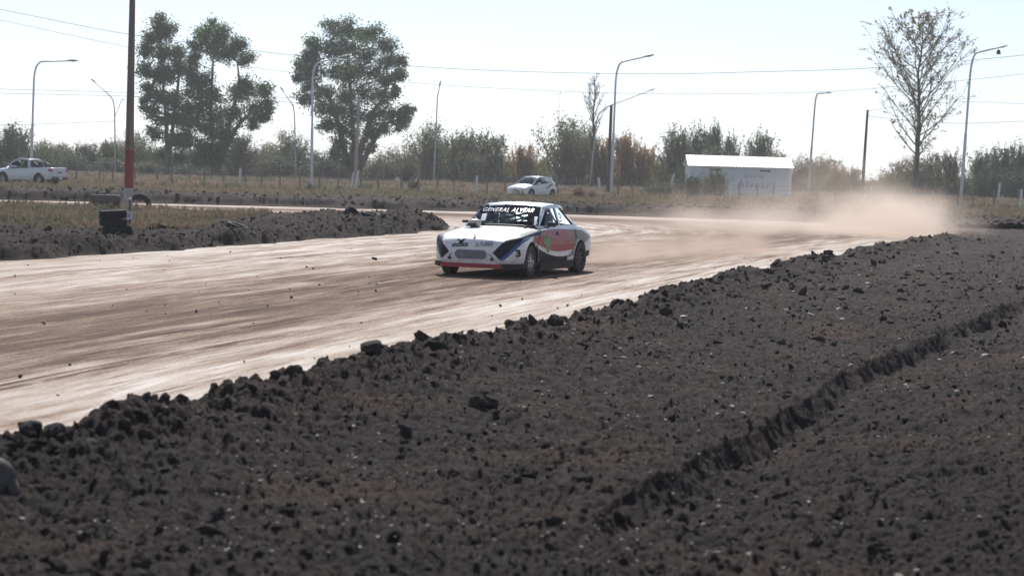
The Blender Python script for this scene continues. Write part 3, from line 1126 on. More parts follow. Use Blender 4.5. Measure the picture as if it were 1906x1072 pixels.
def make_body(name, stations, half_len, arches, mats, parent, nsub=6, sharp=32):
    """arches: (s, z, r, x_in, x_out) cut from both sides"""
    P = loft(stations, nsub)
    V, F, MI = [], [], []
    rows = []
    for q in P:
        pr = section(*q[1:5], q[5])
        full = [(x, z) for x, z in pr] + [(-x, z) for x, z in pr[-2:0:-1]]
        rows.append(len(full))
        for x, z in full:
            V.append((x, q[0] - half_len, z))
    n = rows[0]
    npr = (n + 2) // 2
    for i in range(len(P) - 1):
        for k in range(n):
            k2 = (k + 1) % n
            F.append((i * n + k, (i + 1) * n + k, (i + 1) * n + k2, i * n + k2))
            top = min(k, n - 1 - k)
            inner = (P[i][5] == 1 or P[i + 1][5] == 1) and top >= 11
            bottom = top < 2
            MI.append(1 if (inner or bottom) else 0)
    F.append(tuple(range(n)))
    MI.append(0)
    F.append(tuple(range((len(P) - 1) * n, len(P) * n))[::-1])
    MI.append(0)
    me = bpy.data.meshes.new(name)
    me.from_pydata(V, [], F)
    for mt in mats:
        me.materials.append(mt)
    me.polygons.foreach_set('material_index', MI)
    bm = bmesh.new()
    bm.from_mesh(me)
    bmesh.ops.recalc_face_normals(bm, faces=bm.faces)
    bm.to_mesh(me)
    bm.free()
    o = link(name, me, parent)
    cb = MB()
    for (s, z, r, xi, xo) in arches:
        for sg in (-1, 1):
            a, b = sorted((sg * xi, sg * xo))
            cb.lathe([(1e-4, a), (r, a), (r, b), (1e-4, b)], 40, 'X', (0, s - half_len, z), 1)
    cme = cb.mesh('cut', mats)
    bm = bmesh.new()
    bm.from_mesh(cme)
    bmesh.ops.remove_doubles(bm, verts=bm.verts, dist=5e-4)
    bmesh.ops.recalc_face_normals(bm, faces=bm.faces)
    bm.to_mesh(cme)
    bm.free()
    co = bpy.data.objects.new('cut', cme)
    col.objects.link(co)
    co.parent = parent
    md = o.modifiers.new('arch', 'BOOLEAN')
    md.operation = 'DIFFERENCE'
    md.object = co
    md.solver = 'EXACT'
    bpy.context.view_layer.update()
    dg = bpy.context.evaluated_depsgraph_get()
    nm = bpy.data.meshes.new_from_object(o.evaluated_get(dg))
    o.modifiers.clear()
    o.data = nm
    nm.name = name
    bpy.data.objects.remove(co)
    nm.polygons.foreach_set('use_smooth', [True] * len(nm.polygons))
    nm.set_sharp_from_angle(angle=R(sharp))
    return o


def pane(name, corners, mat, parent, bulge=.03, nu=8, nv=6, thick=0.0):
    """curved sheet over four corners (bl, br, tr, tl), bulging outwards"""
    bl, br, tr_, tl = [Vector(c) for c in corners]
    nrm = (br - bl).cross(tl - bl).normalized()
    rows = []
    for j in range(nv + 1):
        v = j / nv
        a, b = bl.lerp(tl, v), br.lerp(tr_, v)
        rows.append([a.lerp(b, i / nu) + nrm * bulge * (4 * (i / nu) * (1 - i / nu)) * .8 + nrm * bulge * .5 * 4 * v * (1 - v) for i in range(nu + 1)])
    b = MB()
    b.grid(rows)
    o = b.build(name, mat, parent, smooth=True, fix=False)
    if thick:
        md = o.modifiers.new('thick', 'SOLIDIFY')
        md.thickness = thick
        md.offset = -1
    return o


def wheel(parent, x, y, z, r, wd, sgn, tyre_mat, rim_mat, spokes=8, steer=0.0, rimr=.6):
    """wheel > tyre, rim; sgn +1: outer face towards +x"""
    wroot = bpy.data.objects.new('wheel', None)
    wroot.empty_display_size = .1
    col.objects.link(wroot)
    wroot.parent = parent
    wroot.location = (x, y, z)
    wroot.rotation_euler = (0, 0, steer)
    b = MB()
    h = wd / 2
    b.lathe([(r * rimr, -h * .85), (r * .80, -h), (r * .95, -h * .93), (r, -h * .7), (r, h * .7), (r * .95, h * .93), (r * .80, h), (r * rimr, h * .85), (r * rimr, 0)], 36, 'X', closed=True)
    # tread blocks
    for k in range(36):
        a = 2 * PI * k / 36
        c = Vector((0, math.cos(a) * r * 1.0, math.sin(a) * r * 1.0))
        b.box(c + Vector((h * .35 * (1 if k % 2 else -1), 0, 0)), (h * .62, r * .1, .014), 0, Matrix.Rotation(a - PI / 2, 3, 'X'))
    b.build('tyre', tyre_mat, wroot, smooth=True, sharp=35)
    b = MB()
    f = h * .6 * sgn
    b.lathe([(r * rimr * 1.01, -h * .8), (r * rimr * .95, -h * .5), (r * rimr * .93, h * .5), (r * rimr * 1.0, h * .84)], 32, 'X')
    b.lathe([(r * rimr * .90, f - .03 * sgn), (.03, f - .045 * sgn), (.001, f - .045 * sgn)], 32, 'X', mi=1)
    for k in range(spokes):
        a = 2 * PI * k / spokes
        c = Vector((f, math.cos(a) * r * rimr * .52, math.sin(a) * r * rimr * .52))
        b.box(c, (.02, r * rimr * .78, r * rimr * .17), 0, Matrix.Rotation(a, 3, 'X'))
    b.lathe([(r * rimr * .24, f - .02 * sgn), (r * rimr * .24, f + .015 * sgn), (r * rimr * .12, f + .028 * sgn), (.001, f + .028 * sgn)], 20, 'X')
    b.build('rim', [rim_mat, M['black']], wroot, smooth=True, sharp=35)
    return wroot


def mirror2(pts):
    return [Vector((-p[0], p[1], p[2])) for p in pts]


def bar(b, pts, wd, th, outward, mi=0):
    """flat strip swept along pts; wd along surface, th along outward"""
    pts = [Vector(p) for p in pts]
    ov = Vector(outward).normalized()
    vs, fs = [], []
    for i, p in enumerate(pts):
        d = (pts[min(i + 1, len(pts) - 1)] - pts[max(i - 1, 0)]).normalized()
        s = d.cross(ov).normalized()
        o_ = s.cross(d).normalized()
        for (a, c) in ((-1, -1), (1, -1), (1, 1), (-1, 1)):
            vs.append(p + s * wd * .5 * a + o_ * th * .5 * c)
    for i in range(len(pts) - 1):
        for k in range(4):
            fs.append((i * 4 + k, i * 4 + (k + 1) % 4, (i + 1) * 4 + (k + 1) % 4, (i + 1) * 4 + k))
    fs += [(3, 2, 1, 0), tuple((len(pts) - 1) * 4 + k for k in range(4))]
    b.add(vs, fs, mi)


# ---- the race car -------------------------------------------------
RC_ROT = R(-23)
rc_loc = gnd(957, 509)
HL = 1.93
race = empty('race_car', (rc_loc.x - .02, rc_loc.y, .012), RC_ROT)
tag(race, 'white number 3 racing car with black front stripes and red flank graphics on the track', 'race car')


def L_(x, s, z):
    return Vector((x, s - HL, z))


st = [(0.00, .56, .235, .575, .605, 0), (.02, .585, .225, .60, .635, 0), (.10, .665, .215, .645, .69, 0), (.36, .845, .21, .715, .77, 0), (.72, .855, .20, .765, .825, 0), (1.05, .85, .20, .80, .86, 0), (1.34, .845, .20, .835, .885, 0),
      (1.36, .845, .20, .84, .40, 1), (1.9, .845, .20, .865, .38, 1), (2.5, .85, .20, .885, .38, 1), (2.98, .85, .20, .885, .42, 1),
      (3.0, .85, .20, .885, .94, 0), (3.25, .845, .21, .865, .905, 0), (3.6, .825, .25, .80, .83, 0), (3.88, .785, .28, .73, .755, 0), (4.0, .73, .32, .66, .68, 0)]
body = make_body('body', st, HL, [(.77, .30, .335, .56, 1.1), (3.18, .30, .325, .58, 1.1)], [M['race_white'], M['interior']], race)

# front skirt: red splitter in the middle, dark corner pieces
b = MB()
pl = [(-.585, .0), (.585, .0)]
b.add([L_(-.60, -.02, .165), L_(.60, -.02, .165), L_(.60, .0, .24), L_(-.60, .0, .24), L_(-.60, .06, .165), L_(.60, .06, .165), L_(.60, .08, .24), L_(-.60, .08, .24)],
      [(0, 1, 2, 3), (5, 4, 7, 6), (0, 4, 5, 1), (3, 2, 6, 7), (1, 5, 6, 2), (0, 3, 7, 4)])
o = b.build('front_splitter', M['red_car'], race)
o['label'] = 'red front splitter'
for sg in (-1, 1):
    b = MB()
    pts = [(.602, -.01), (.70, .09), (.862, .345), (.868, .44)]
    vs = []
    for (x, s) in pts:
        for dz in (.168, .248):
            for dx in (0, -.05):
                vs.append(L_(sg * (x + dx), s + (.03 if dx else 0), dz))
    fs = []
    for i in range(len(pts) - 1):
        a = i * 4
        c = a + 4
        fs += [(a, c, c + 2, a + 2), (a + 1, a + 3, c + 3, c + 1), (a, a + 1, c + 1, c), (a + 2, c + 2, c + 3, a + 3)]
    e = (len(pts) - 1) * 4
    fs += [(0, 2, 3, 1), (e, e + 1, e + 3, e + 2)]
    b.add(vs, fs)
    b.build('corner_skirt', M['dgrey_car'], race)
# side sills and rear bumper corners
for sg in (-1, 1):
    b = MB()
    b.box(L_(sg * .785, 1.98, .185), (.145, 1.62, .13))
    b.box(L_(sg * .74, 2.1, .125), (.08, .5, .05))
    b.build('side_sill', M['dgrey_car'], race)
b = MB()
b.box(L_(0, 3.95, .36), (1.36, .12, .14))
b.build('rear_bumper', M['dgrey_car'], race)
# radiator opening: recessed mesh behind a rounded frame
gc, gw, gh = L_(0, .0, .40), .31, .078
fr = MB()
ring = []
for k in range(40):
    a = 2 * PI * k / 40
    cx, cz = (gw - gh) * (1 if math.cos(a) > 0 else -1) + gh * math.cos(a), gh * math.sin(a)
    ring.append((cx, cz))


def face_y(x, z):
    """front face leans back a little with height and curves away at the sides"""
    return -.012 + .02 * (abs(x) / .56) ** 2


outr = [L_(x * 1.045, face_y(x, z) - .004, .40 + z * 1.12) for x, z in ring]
inr = [L_(x, face_y(x, z) - .012, .40 + z) for x, z in ring]
n = len(ring)
fr.add(outr + inr, [(i, (i + 1) % n, n + (i + 1) % n, n + i) for i in range(n)])
fr.add([L_(x, .001 - .004, .40 + z) for x, z in ring], [tuple(range(n))], 1)
for k in range(9):
    z = -.064 + k * .016
    hw = (gw - gh) + math.sqrt(max(0, gh * gh - z * z))
    fr.box(L_(0, -.011, .40 + z), (2 * hw, .006, .005), 2)
for k in range(31):
    x = -.30 + k * .02
    ax_ = max(0, abs(x) - (gw - gh))
    hz = math.sqrt(max(0.0004, gh * gh - ax_ * ax_))
    fr.box(L_(x, -.0085, .40), (.004, .005, 2 * hz), 2)
o = fr.build('radiator_grille', [M['paint_white'], M['black'], M['mesh_grey']], race)
# greenhouse
A0, A1 = (.70, 1.33, .875), (.575, 1.92, 1.215)
B0, B1 = (.765, 2.20, .875), (.60, 2.30, 1.245)
C0, C1 = (.765, 2.93, .885), (.60, 2.60, 1.232)
RB = (.56, 2.80, 1.215)
D0 = (.62, 3.42, .87)
for nm, q in (('windscreen', [L_(-.70, 1.33, .875), L_(.70, 1.33, .875), L_(.575, 1.92, 1.215), L_(-.575, 1.92, 1.215)]),
              ('rear_window', [L_(.60, 3.36, .90), L_(-.60, 3.36, .90), L_(-.53, 2.82, 1.205), L_(.53, 2.82, 1.205)])):
    pane(nm, q, M['glass'], race, .07 if nm == 'windscreen' else .03, 14, 8)
for sg in (1, -1):
    def S_(p):
        return L_(sg * p[0], p[1], p[2])
    q = [S_((.745, 1.55, .87)), S_(B0), S_(B1), S_((.60, 1.96, 1.21))]
    q2 = [S_((.765, 2.26, .875)), S_(C0), S_(C1), S_((.602, 2.35, 1.243))]
    for qq in (q, q2):
        if sg < 0:
            qq = [qq[1], qq[0], qq[3], qq[2]]
        pane('side_window', qq, M['glass'], race, .012, 6, 5)
# roof
rows = []
prof = [(1.90, 1.205, .575), (1.96, 1.228, .59), (2.1, 1.252, .605), (2.35, 1.268, .612), (2.6, 1.262, .61), (2.75, 1.24, .59), (2.83, 1.212, .565)]
for (s, zc, hw) in prof:
    row = []
    for k in range(-9, 10):
        t = k / 9
        x = hw * math.copysign(abs(t) ** .92, t)
        row.append(L_(x, s + (.03 * t * t if s < 1.97 else 0), zc + .035 * (1 - t * t) - .03 * max(0, abs(t) - .82) / .18))
    rows.append(row)
b = MB()
b.grid(rows)
o = b.build('roof', M['paint_white'], race, smooth=True)
md = o.modifiers.new('thick', 'SOLIDIFY')
md.thickness = .025
md.offset = 0
b = MB()
for sg in (1, -1):
    def S_(p):
        return L_(sg * p[0], p[1], p[2])
    bar(b, [S_(A0), S_((.645, 1.62, 1.055)), S_(A1)], .075, .03, (sg, -.6, .4))
    bar(b, [S_((.595, 1.90, 1.21)), S_((.61, 2.2, 1.245)), S_((.612, 2.5, 1.248)), S_((.60, 2.72, 1.225)), S_((.57, 2.84, 1.20))], .06, .03, (sg, 0, .5))
    bar(b, [S_((.775, 2.23, .87)), S_((.608, 2.325, 1.24))], .055, .028, (sg, 0, .3))
    bar(b, [S_((.72, 1.36, .872)), S_((.775, 1.9, .872)), S_((.785, 2.5, .88)), S_((.785, 2.98, .89))], .05, .035, (sg, 0, .4))
    # broad rear pillar
    q = [S_((.60, 2.60, 1.235)), S_((.68, 2.80, 1.05)), S_((.765, 2.96, .885)), S_((.77, 3.22, .875)), S_((.71, 3.5, .84)), S_((.62, 3.45, .87)), S_((.585, 3.1, 1.045)), S_((.54, 2.83, 1.212))]
    iv = [p - Vector((sg * .03, 0, .01)) for p in q]
    nq = len(q)
    b.add(q + iv, [tuple(range(nq)), tuple(range(nq, 2 * nq))[::-1]] + [(i, (i + 1) % nq, nq + (i + 1) % nq, nq + i) for i in range(nq)])
b.build('pillars', M['paint_white'], race)
# black seal round the windscreen and side windows
b = MB()
b.tube([L_(-.69, 1.335, .883), L_(-.4, 1.305, .897), L_(0, 1.295, .902), L_(.4, 1.305, .897), L_(.69, 1.335, .883)], .013, 6)
b.tube([L_(-.575, 1.90, 1.21), L_(-.3, 1.87, 1.232), L_(0, 1.86, 1.24), L_(.3, 1.87, 1.232), L_(.575, 1.90, 1.21)], .012, 6)
for sg in (1, -1):
    b.tube([L_(sg * .70, 1.33, .88), L_(sg * .64, 1.61, 1.055), L_(sg * .578, 1.90, 1.21)], .015, 6)
    for loop in ([(.75, 1.53, .885), (.612, 1.95, 1.205), (.612, 2.28, 1.238), (.775, 2.18, .885)], [(.775, 2.28, .885), (.612, 2.36, 1.238), (.612, 2.60, 1.225), (.772, 2.93, .895)]):
        b.tube([L_(sg * p[0], p[1], p[2]) for p in loop + loop[:1]], .011, 6)
b.build('window_seals', M['black'], race, smooth=True)
# roll cage
b = MB()
for sg in (1, -1):
    b.tube([L_(sg * .60, 2.38, .40), L_(sg * .60, 2.38, .9), L_(sg * .50, 2.36, 1.18)], .022, 8)
    b.tube([L_(sg * .52, 2.36, 1.18), L_(sg * .50, 1.98, 1.16), L_(sg * .60, 1.52, .88)], .022, 8)
    b.tube([L_(sg * .50, 2.40, 1.16), L_(sg * .45, 3.0, .85)], .02, 8)
b.tube([L_(-.5, 2.36, 1.18), L_(.5, 2.36, 1.18)], .022, 8)
b.tube([L_(-.50, 1.98, 1.16), L_(.50, 1.98, 1.16)], .022, 8)
b.tube([L_(-.58, 1.55, .90), L_(.46, 2.10, 1.17)], .02, 8)
b.tube([L_(-.58, 2.38, .85), L_(.50, 2.38, 1.15)], .02, 8)
b.tube([L_(.58, 2.40, .85), L_(-.50, 2.40, 1.15)], .02, 8)
b.build('roll_cage', M['rollbar'], race, smooth=True)
# dashboard, seat, steering wheel
b = MB()
b.box(L_(0, 1.50, .80), (1.30, .26, .10))
b.build('dashboard', M['black'], race)
b = MB()
b.box(L_(.34, 2.28, .80), (.46, .10, .62), 0, Matrix.Rotation(-.22, 3, 'X'))
b.box(L_(.34, 2.02, .50), (.46, .46, .12))
b.box(L_(.34, 2.33, 1.10), (.26, .08, .16))
b.build('seat', M['black'], race)
b = MB()
b.tube([L_(.34 + .17 * math.cos(a), 1.70 - .05 * math.sin(a), .84 + .16 * math.sin(a)) for a in [2 * PI * k / 20 for k in range(21)]], .014, 6)
b.tube([L_(.34, 1.70, .84), L_(.34, 1.56, .80)], .02, 6)
b.build('steering_wheel', M['black'], race, smooth=True)
# bonnet air intake
b = MB()
ic_ = L_(-.40, 1.02, .835)
rows = []
for i in range(9):
    t = i / 8
    rr_ = [(0.0, .92), (.015, 1.0), (.05, 1.04), (.085, 1.0), (.105, .86), (.118, .6), (.124, .3), (.126, .12), (.126, .001)][i]
    rows.append((rr_[1] * .115, rr_[0] + .035))
b.lathe(rows, 24, 'Z', ic_)
b.lathe([(.085, -.03), (.085, .05)], 20, 'Z', ic_, 1)
b.lathe([(.20, -.012), (.19, .006), (.10, .012), (.08, .012)], 28, 'Z', ic_, 2)
b.box(ic_ + Vector((0, -.105, .06)), (.16, .03, .05), 1)
o = b.build('bonnet_air_intake', [M['scoop'], M['black'], M['paint_white']], race, smooth=True, sharp=40)
o.scale = (1, 1, 1)
# wipers, bonnet pins, mirrors, tow eyes
b = MB()
b.tube([L_(-.40, 1.30, .915), L_(-.56, 1.44, 1.00), L_(-.60, 1.47, 1.02)], [.008, .007, .005], 5)
b.tube([L_(-.40, 1.30, .915), L_(-.24, 1.33, .925)], .007, 5)
b.build('wiper', M['black'], race)
for x, s, z in ((.0, .14, .725), (.52, 1.20, .86), (-.52, 1.20, .86)):
    b = MB()
    b.lathe([(.03, 0), (.03, .012), (.012, .016), (.012, .035), (.001, .036)], 12, 'Z', L_(x, s, z - .008))
    b.build('bonnet_pin', M['red_car'] if x == 0 else M['black'], race)
for sg in (1, -1):
    b = MB()
    c = L_(sg * .87, 1.63, .93)
    k_ = 1.0 if sg > 0 else .6
    b.box(c, (.15 * k_, .07, .085 * k_), 0, Matrix.Rotation(.15 * sg, 3, 'Z'), .85)
    b.box(c + Vector((0, .037, 0)), (.12, .004, .06), 1, Matrix.Rotation(.15 * sg, 3, 'Z'))
    b.tube([c - Vector((sg * .03, 0, .03)), L_(sg * .76, 1.66, .87)], .014, 6)
    o = b.build('door_mirror', [M['black'], M['chrome']], race)
    md = o.modifiers.new('bev', 'BEVEL')
    md.width = .012
    md.segments = 2
for sg in (1, -1):
    b = MB()
    b.lathe([(.028, .0), (.026, -.03), (.012, -.05), (.001, -.05)], 12, 'Y', L_(sg * .41, .0, .325))
    b.tube([L_(sg * .41, -.03, .335), L_(sg * .40, -.03, .38), L_(sg * .36, -.025, .41)], .006, 5)
    b.build('tow_eye', M['black'], race)
# exhaust below the sill
b = MB()
b.tube([L_(.66, 1.9, .13), L_(.74, 2.5, .13), L_(.80, 2.72, .13)], .035, 10)
b.build('exhaust', M['mesh_grey'], race, smooth=True)
TR = .295
wheel(race, .745, .77 - HL, TR - .012, TR, .19, 1, M['tyre'], M['chrome'], 8, R(5))
wheel(race, -.745, .77 - HL, TR - .012, TR, .19, -1, M['tyre'], M['rim_dark'], 8, R(5))
wheel(race, .76, 3.18 - HL, TR - .012, TR, .21, 1, M['tyre'], M['rim_dark'], 8)
wheel(race, -.76, 3.18 - HL, TR - .012, TR, .21, -1, M['tyre'], M['rim_dark'], 8)
b = MB()
b.box(L_(0, 1.9, .19), (1.2, 2.6, .05))
b.tube([L_(-.7, 3.18, .28), L_(.7, 3.18, .28)], .05, 8)
b.tube([L_(-.7, .77, .25), L_(.7, .77, .25)], .035, 8)
b.build('underfloor', M['black'], race)

bpy.context.view_layer.update()
RCM = race.matrix_world.copy()
RCI = RCM.inverted()


def world_bvh(objs):
    vs, fs = [], []
    dg = bpy.context.evaluated_depsgraph_get()
    for o in objs:
        me = o.evaluated_get(dg).to_mesh()
        off = len(vs)
        vs += [o.matrix_world @ v.co for v in me.vertices]
        fs += [tuple(i + off for i in p.vertices) for p in me.polygons]
    return BVHTree.FromPolygons(vs, fs)


SKIN = world_bvh([body])
GLS = world_bvh([q for q in race.children if q.name.startswith(('windscreen', 'side_window', 'pillars'))])
CAMP = Vector((0, 0, CAM_H))


def crop_px(c):
    """coordinates in the enlarged view of the car -> photo pixels"""
    return 790 + c[0] / 5.359, 340 + c[1] / 5.36


def decal_tris(bm, name, mat, bvh, off, parent, mirror=False, maxd=.16):
    """bm holds a flat mesh in enlarged-view coordinates; lay it on the surface it meets"""
    V, ok = [], []
    for v in bm.verts:
        d = ray(*crop_px(v.co)).normalized()
        hit, nrm, fi, dist_ = bvh.ray_cast(CAMP, d, 80)
        if hit is None:
            V.append(Vector((0, 0, 0)))
            ok.append(False)
            continue
        if nrm.dot(d) > 0:
            nrm = -nrm
        V.append(RCI @ (hit + nrm * off))
        ok.append(True)
    F = []
    for f in bm.faces:
        ids = [v.index for v in f.verts]
        if all(ok[i] for i in ids) and max((V[ids[i]] - V[ids[i - 1]]).length for i in range(len(ids))) < maxd:
            F.append(ids)
    if not F:
        return None
    used = sorted({i for f in F for i in f})
    rm = {u: k for k, u in enumerate(used)}
    out = None
    for sg in ((1, -1) if mirror else (1,)):
        me = bpy.data.meshes.new(name)
        me.from_pydata([(V[i].x * sg, V[i].y, V[i].z) for i in used], [], [tuple(rm[i] for i in (f if sg > 0 else f[::-1])) for f in F])
        me.materials.append(mat)
        me.polygons.foreach_set('use_smooth', [True] * len(F))
        out = link(name, me, parent)
    return out


def refine(bm, maxe):
    bmesh.ops.triangulate(bm, faces=bm.faces)
    for _ in range(7):
        es = [e for e in bm.edges if (e.verts[0].co - e.verts[1].co).length > maxe]
        if not es:
            break
        bmesh.ops.subdivide_edges(bm, edges=es, cuts=1)
        bmesh.ops.triangulate(bm, faces=[f for f in bm.faces if len(f.verts) > 3])
    bm.verts.index_update()


def decal(name, poly, mat, off=.004, bvh=None, mirror=False, maxe=16, parent=None):
    bm = bmesh.new()
    bm.faces.new([bm.verts.new((x, y, 0)) for x, y in poly])
    refine(bm, maxe)
    o = decal_tris(bm, name, mat, bvh or SKIN, off, parent or race, mirror)
    bm.free()
    return o


def text_mesh(txt, shear=0.0, bold=.0):
    cu = bpy.data.curves.new('t', 'FONT')
    cu.body = txt
    cu.offset = bold
    cu.shear = shear
    cu.space_character = 1.12
    cu.resolution_u = 3
    o = bpy.data.objects.new('t', cu)
    col.objects.link(o)
    bpy.context.view_layer.update()
    me = bpy.data.meshes.new_from_object(o.evaluated_get(bpy.context.evaluated_depsgraph_get()))
    bpy.data.objects.remove(o)
    return me


def text_decal(name, txt, quad, mat, off=.006, bvh=None, shear=0.0, bold=.02, maxe=14, parent=None):
    """quad: bl, br, tr, tl in enlarged-view coordinates"""
    me = text_mesh(txt, shear, bold)
    xs_ = [v.co.x for v in me.vertices]
    ys_ = [v.co.y for v in me.vertices]
    x0, x1, y0, y1 = min(xs_), max(xs_), min(ys_), max(ys_)
    bm = bmesh.new()
    bm.from_mesh(me)
    bl, br, tr_, tl = [Vector((*q, 0)) for q in quad]
    for v in bm.verts:
        a, b_ = (v.co.x - x0) / (x1 - x0), (v.co.y - y0) / (y1 - y0)
        v.co = bl.lerp(br, a).lerp(tl.lerp(tr_, a), b_)
    bm.faces.ensure_lookup_table()
    refine(bm, maxe)
    o = decal_tris(bm, name, mat, bvh or SKIN, off, parent or race, False, .1)
    bm.free()
    return o


# windscreen banner and its words
ban = decal('windscreen_banner', [(575, 240), (600, 222), (760, 208), (900, 206), (1050, 212), (1150, 228), (1150, 318), (1110, 318), (980, 306), (850, 303), (700, 302), (540, 304)], M['black_gloss'], .008, GLS)
text_decal('banner_lettering', 'GENERAL ALVEAR', [(583, 290), (1083, 305), (1098, 266), (600, 254)], M['paint_white'], .014, GLS, .25, .0, 12)
# black corner of the screen on the driver's side
decal('screen_edge_film', [(1085, 315), (1150, 315), (1135, 430), (1115, 436), (1080, 436), (1095, 380)], M['black_gloss'], .008, GLS)
decal('screen_sticker', [(1098, 345), (1130, 345), (1122, 428), (1092, 430)], M['paint_white'], .011, GLS)
decal('screen_sticker', [(580, 315), (628, 310), (610, 380), (560, 385)], M['paint_white'], .009, GLS)
text_decal('window_number', '3', [(1345, 400), (1375, 405), (1352, 300), (1322, 300)], M['paint_white'], .008, GLS, 0, .04)
# front stripes, race number, sponsor words
decal('front_stripe', [(683, 703), (720, 660), (770, 612), (830, 568), (890, 545), (960, 514), (1040, 492), (1120, 472), (1160, 470), (1150, 520), (1090, 535), (1000, 560), (960, 590), (900, 640), (840, 695), (790, 735), (748, 772)], M['navy_car'], .004, None, True)
decal('front_stripe_blue', [(748, 772), (790, 735), (840, 695), (900, 640), (960, 590), (1010, 562), (1060, 548), (1040, 570), (978, 606), (915, 668), (850, 726), (800, 768), (770, 780)], M['blue_car'], .005, None, True)
text_decal('race_number', '3', [(908, 745), (962, 742), (958, 668), (905, 670)], M['navy_car'], .006, None, 0, .05)
text_decal('sponsor_lettering', 'La Palmera', [(512, 636), (680, 640), (686, 592), (516, 588)], M['navy_car'], .006, None, .1, .0)
text_decal('sponsor_lettering', 'AGRICOLA', [(606, 606), (684, 607), (690, 586), (612, 584)], M['dgrey_car'], .0045, None, .1, .0)
decal('sponsor_panel', [(273, 640), (282, 606), (436, 600), (432, 635)], M['navy_car'], .005)
text_decal('sponsor_lettering', 'CAMPAMENTO ARCES', [(286, 634), (426, 629), (428, 609), (292, 613)], M['paint_white'], .008, None, .1, .0)
decal('bird_emblem', [(345, 604), (350, 585), (328, 572), (340, 570), (330, 560), (352, 566), (368, 582), (380, 566), (400, 556), (424, 566), (404, 568), (392, 582), (382, 604)], M['navy_car'], .005)
# left flank: grey-green area over the white side, then the graphics
decal('flank_grey', [(1160, 476), (1300, 466), (1500, 466), (1570, 474), (1640, 520), (1650, 545), (1600, 600), (1570, 640), (1500, 720), (1440, 740), (1300, 700), (1150, 600), (1090, 540)], M['grey_car'], .003)
decal('flank_pink', [(1150, 545), (1180, 492), (1240, 470), (1330, 462), (1430, 468), (1500, 500), (1490, 545), (1380, 575), (1260, 570)], M['pink_car'], .0045)
decal('flank_red', [(1088, 548), (1150, 530), (1210, 545), (1300, 566), (1400, 572), (1500, 560), (1498, 640), (1470, 662), (1400, 676), (1320, 682), (1240, 672), (1170, 640), (1110, 600), (1088, 590)], M['red_car'], .006)
decal('flank_white_band', [(1090, 594), (1112, 604), (1170, 644), (1240, 676), (1320, 686), (1400, 680), (1470, 664), (1455, 700), (1430, 722), (1370, 735), (1300, 732), (1230, 712), (1160, 676), (1110, 640)], M['paint_white'], .0065)
decal('flank_dark_lower', [(1105, 640), (1160, 680), (1230, 716), (1300, 736), (1370, 739), (1430, 726), (1412, 800), (1408, 822), (1105, 822)], M['dgrey_car'], .003)
decal('cactus_emblem', [(1212, 690), (1216, 640), (1196, 620), (1186, 580), (1190, 545), (1200, 545), (1204, 590), (1216, 605), (1214, 540), (1222, 518), (1234, 518), (1240, 545), (1240, 600), (1248, 560), (1256, 560), (1256, 610), (1242, 640), (1244, 690), (1230, 704)], M['green_car'], .009)
text_decal('flank_lettering', 'INFERNO DESI', [(1262, 620), (1506, 602), (1506, 562), (1262, 572)], M['cream_car'], .010, None, 0, .0)
decal('door_emblem', [(1308, 490), (1334, 490), (1336, 520), (1322, 530), (1308, 520)], M['navy_car'], .008)
for ln in ([(1158, 470), (1166, 470), (1150, 560), (1128, 640), (1112, 800), (1105, 800), (1120, 640), (1142, 560)], [(1500, 470), (1508, 470), (1516, 540), (1490, 620), (1484, 620), (1508, 540)]):
    decal('door_gap', ln, M['black'], .0095, None, False, 10)
decal('tail_corner_film', [(1585, 690), (1640, 670), (1636, 720), (1600, 765), (1575, 765)], M['dgrey_car'], .004)


# driver
def skin_body(name, verts, edges, radii, mat, parent, sub=2):
    me = bpy.data.meshes.new(name)
    me.from_pydata(verts, edges, [])
    o = bpy.data.objects.new(name, me)
    col.objects.link(o)
    o.modifiers.new('skin', 'SKIN')
    for i, sv in enumerate(me.skin_vertices[0].data):
        sv.radius = (radii[i], radii[i])
    me.skin_vertices[0].data[0].use_root = True
    ss = o.modifiers.new('sub', 'SUBSURF')
    ss.levels = sub
    bpy.context.view_layer.update()
    nm = bpy.data.meshes.new_from_object(o.evaluated_get(bpy.context.evaluated_depsgraph_get()))
    bpy.data.objects.remove(o)
    nm.materials.clear()
    nm.materials.append(mat)
    nm.polygons.foreach_set('use_smooth', [True] * len(nm.polygons))
    return link(name, nm, parent)


dl = RCM @ L_(.34, 2.1, .42)
drv = empty('person', dl, RC_ROT)
tag(drv, 'driver in dark suit and pale helmet seated at the wheel of the race car', 'person')
dv = [(0, .02, .04), (0, .05, .22), (0, .07, .40), (0, .06, .47), (0, .04, .54), (.17, .05, .40), (.25, -.08, .24), (.15, -.36, .31), (-.17, .05, .40), (-.25, -.08, .24), (-.15, -.36, .31),
      (.11, -.10, .03), (.13, -.42, .12), (.12, -.62, -.10), (-.11, -.10, .03), (-.13, -.42, .12), (-.12, -.62, -.10)]
de = [(0, 1), (1, 2), (2, 3), (3, 4), (2, 5), (5, 6), (6, 7), (2, 8), (8, 9), (9, 10), (0, 11), (11, 12), (12, 13), (0, 14), (14, 15), (15, 16)]
dr = [.15, .16, .15, .07, .07, .075, .055, .04, .075, .055, .04, .095, .075, .05, .095, .075, .05]
skin_body('suit', dv, de, dr, M['suit'], drv)
b = MB()
b.lathe([(.001, -.13), (.08, -.125), (.115, -.07), (.13, 0), (.125, .07), (.09, .12), (.04, .142), (.001, .145)], 20, 'Z', (0, .02, .62))
b.build('helmet', M['helmet'], drv, smooth=True)
b = MB()
rows = []
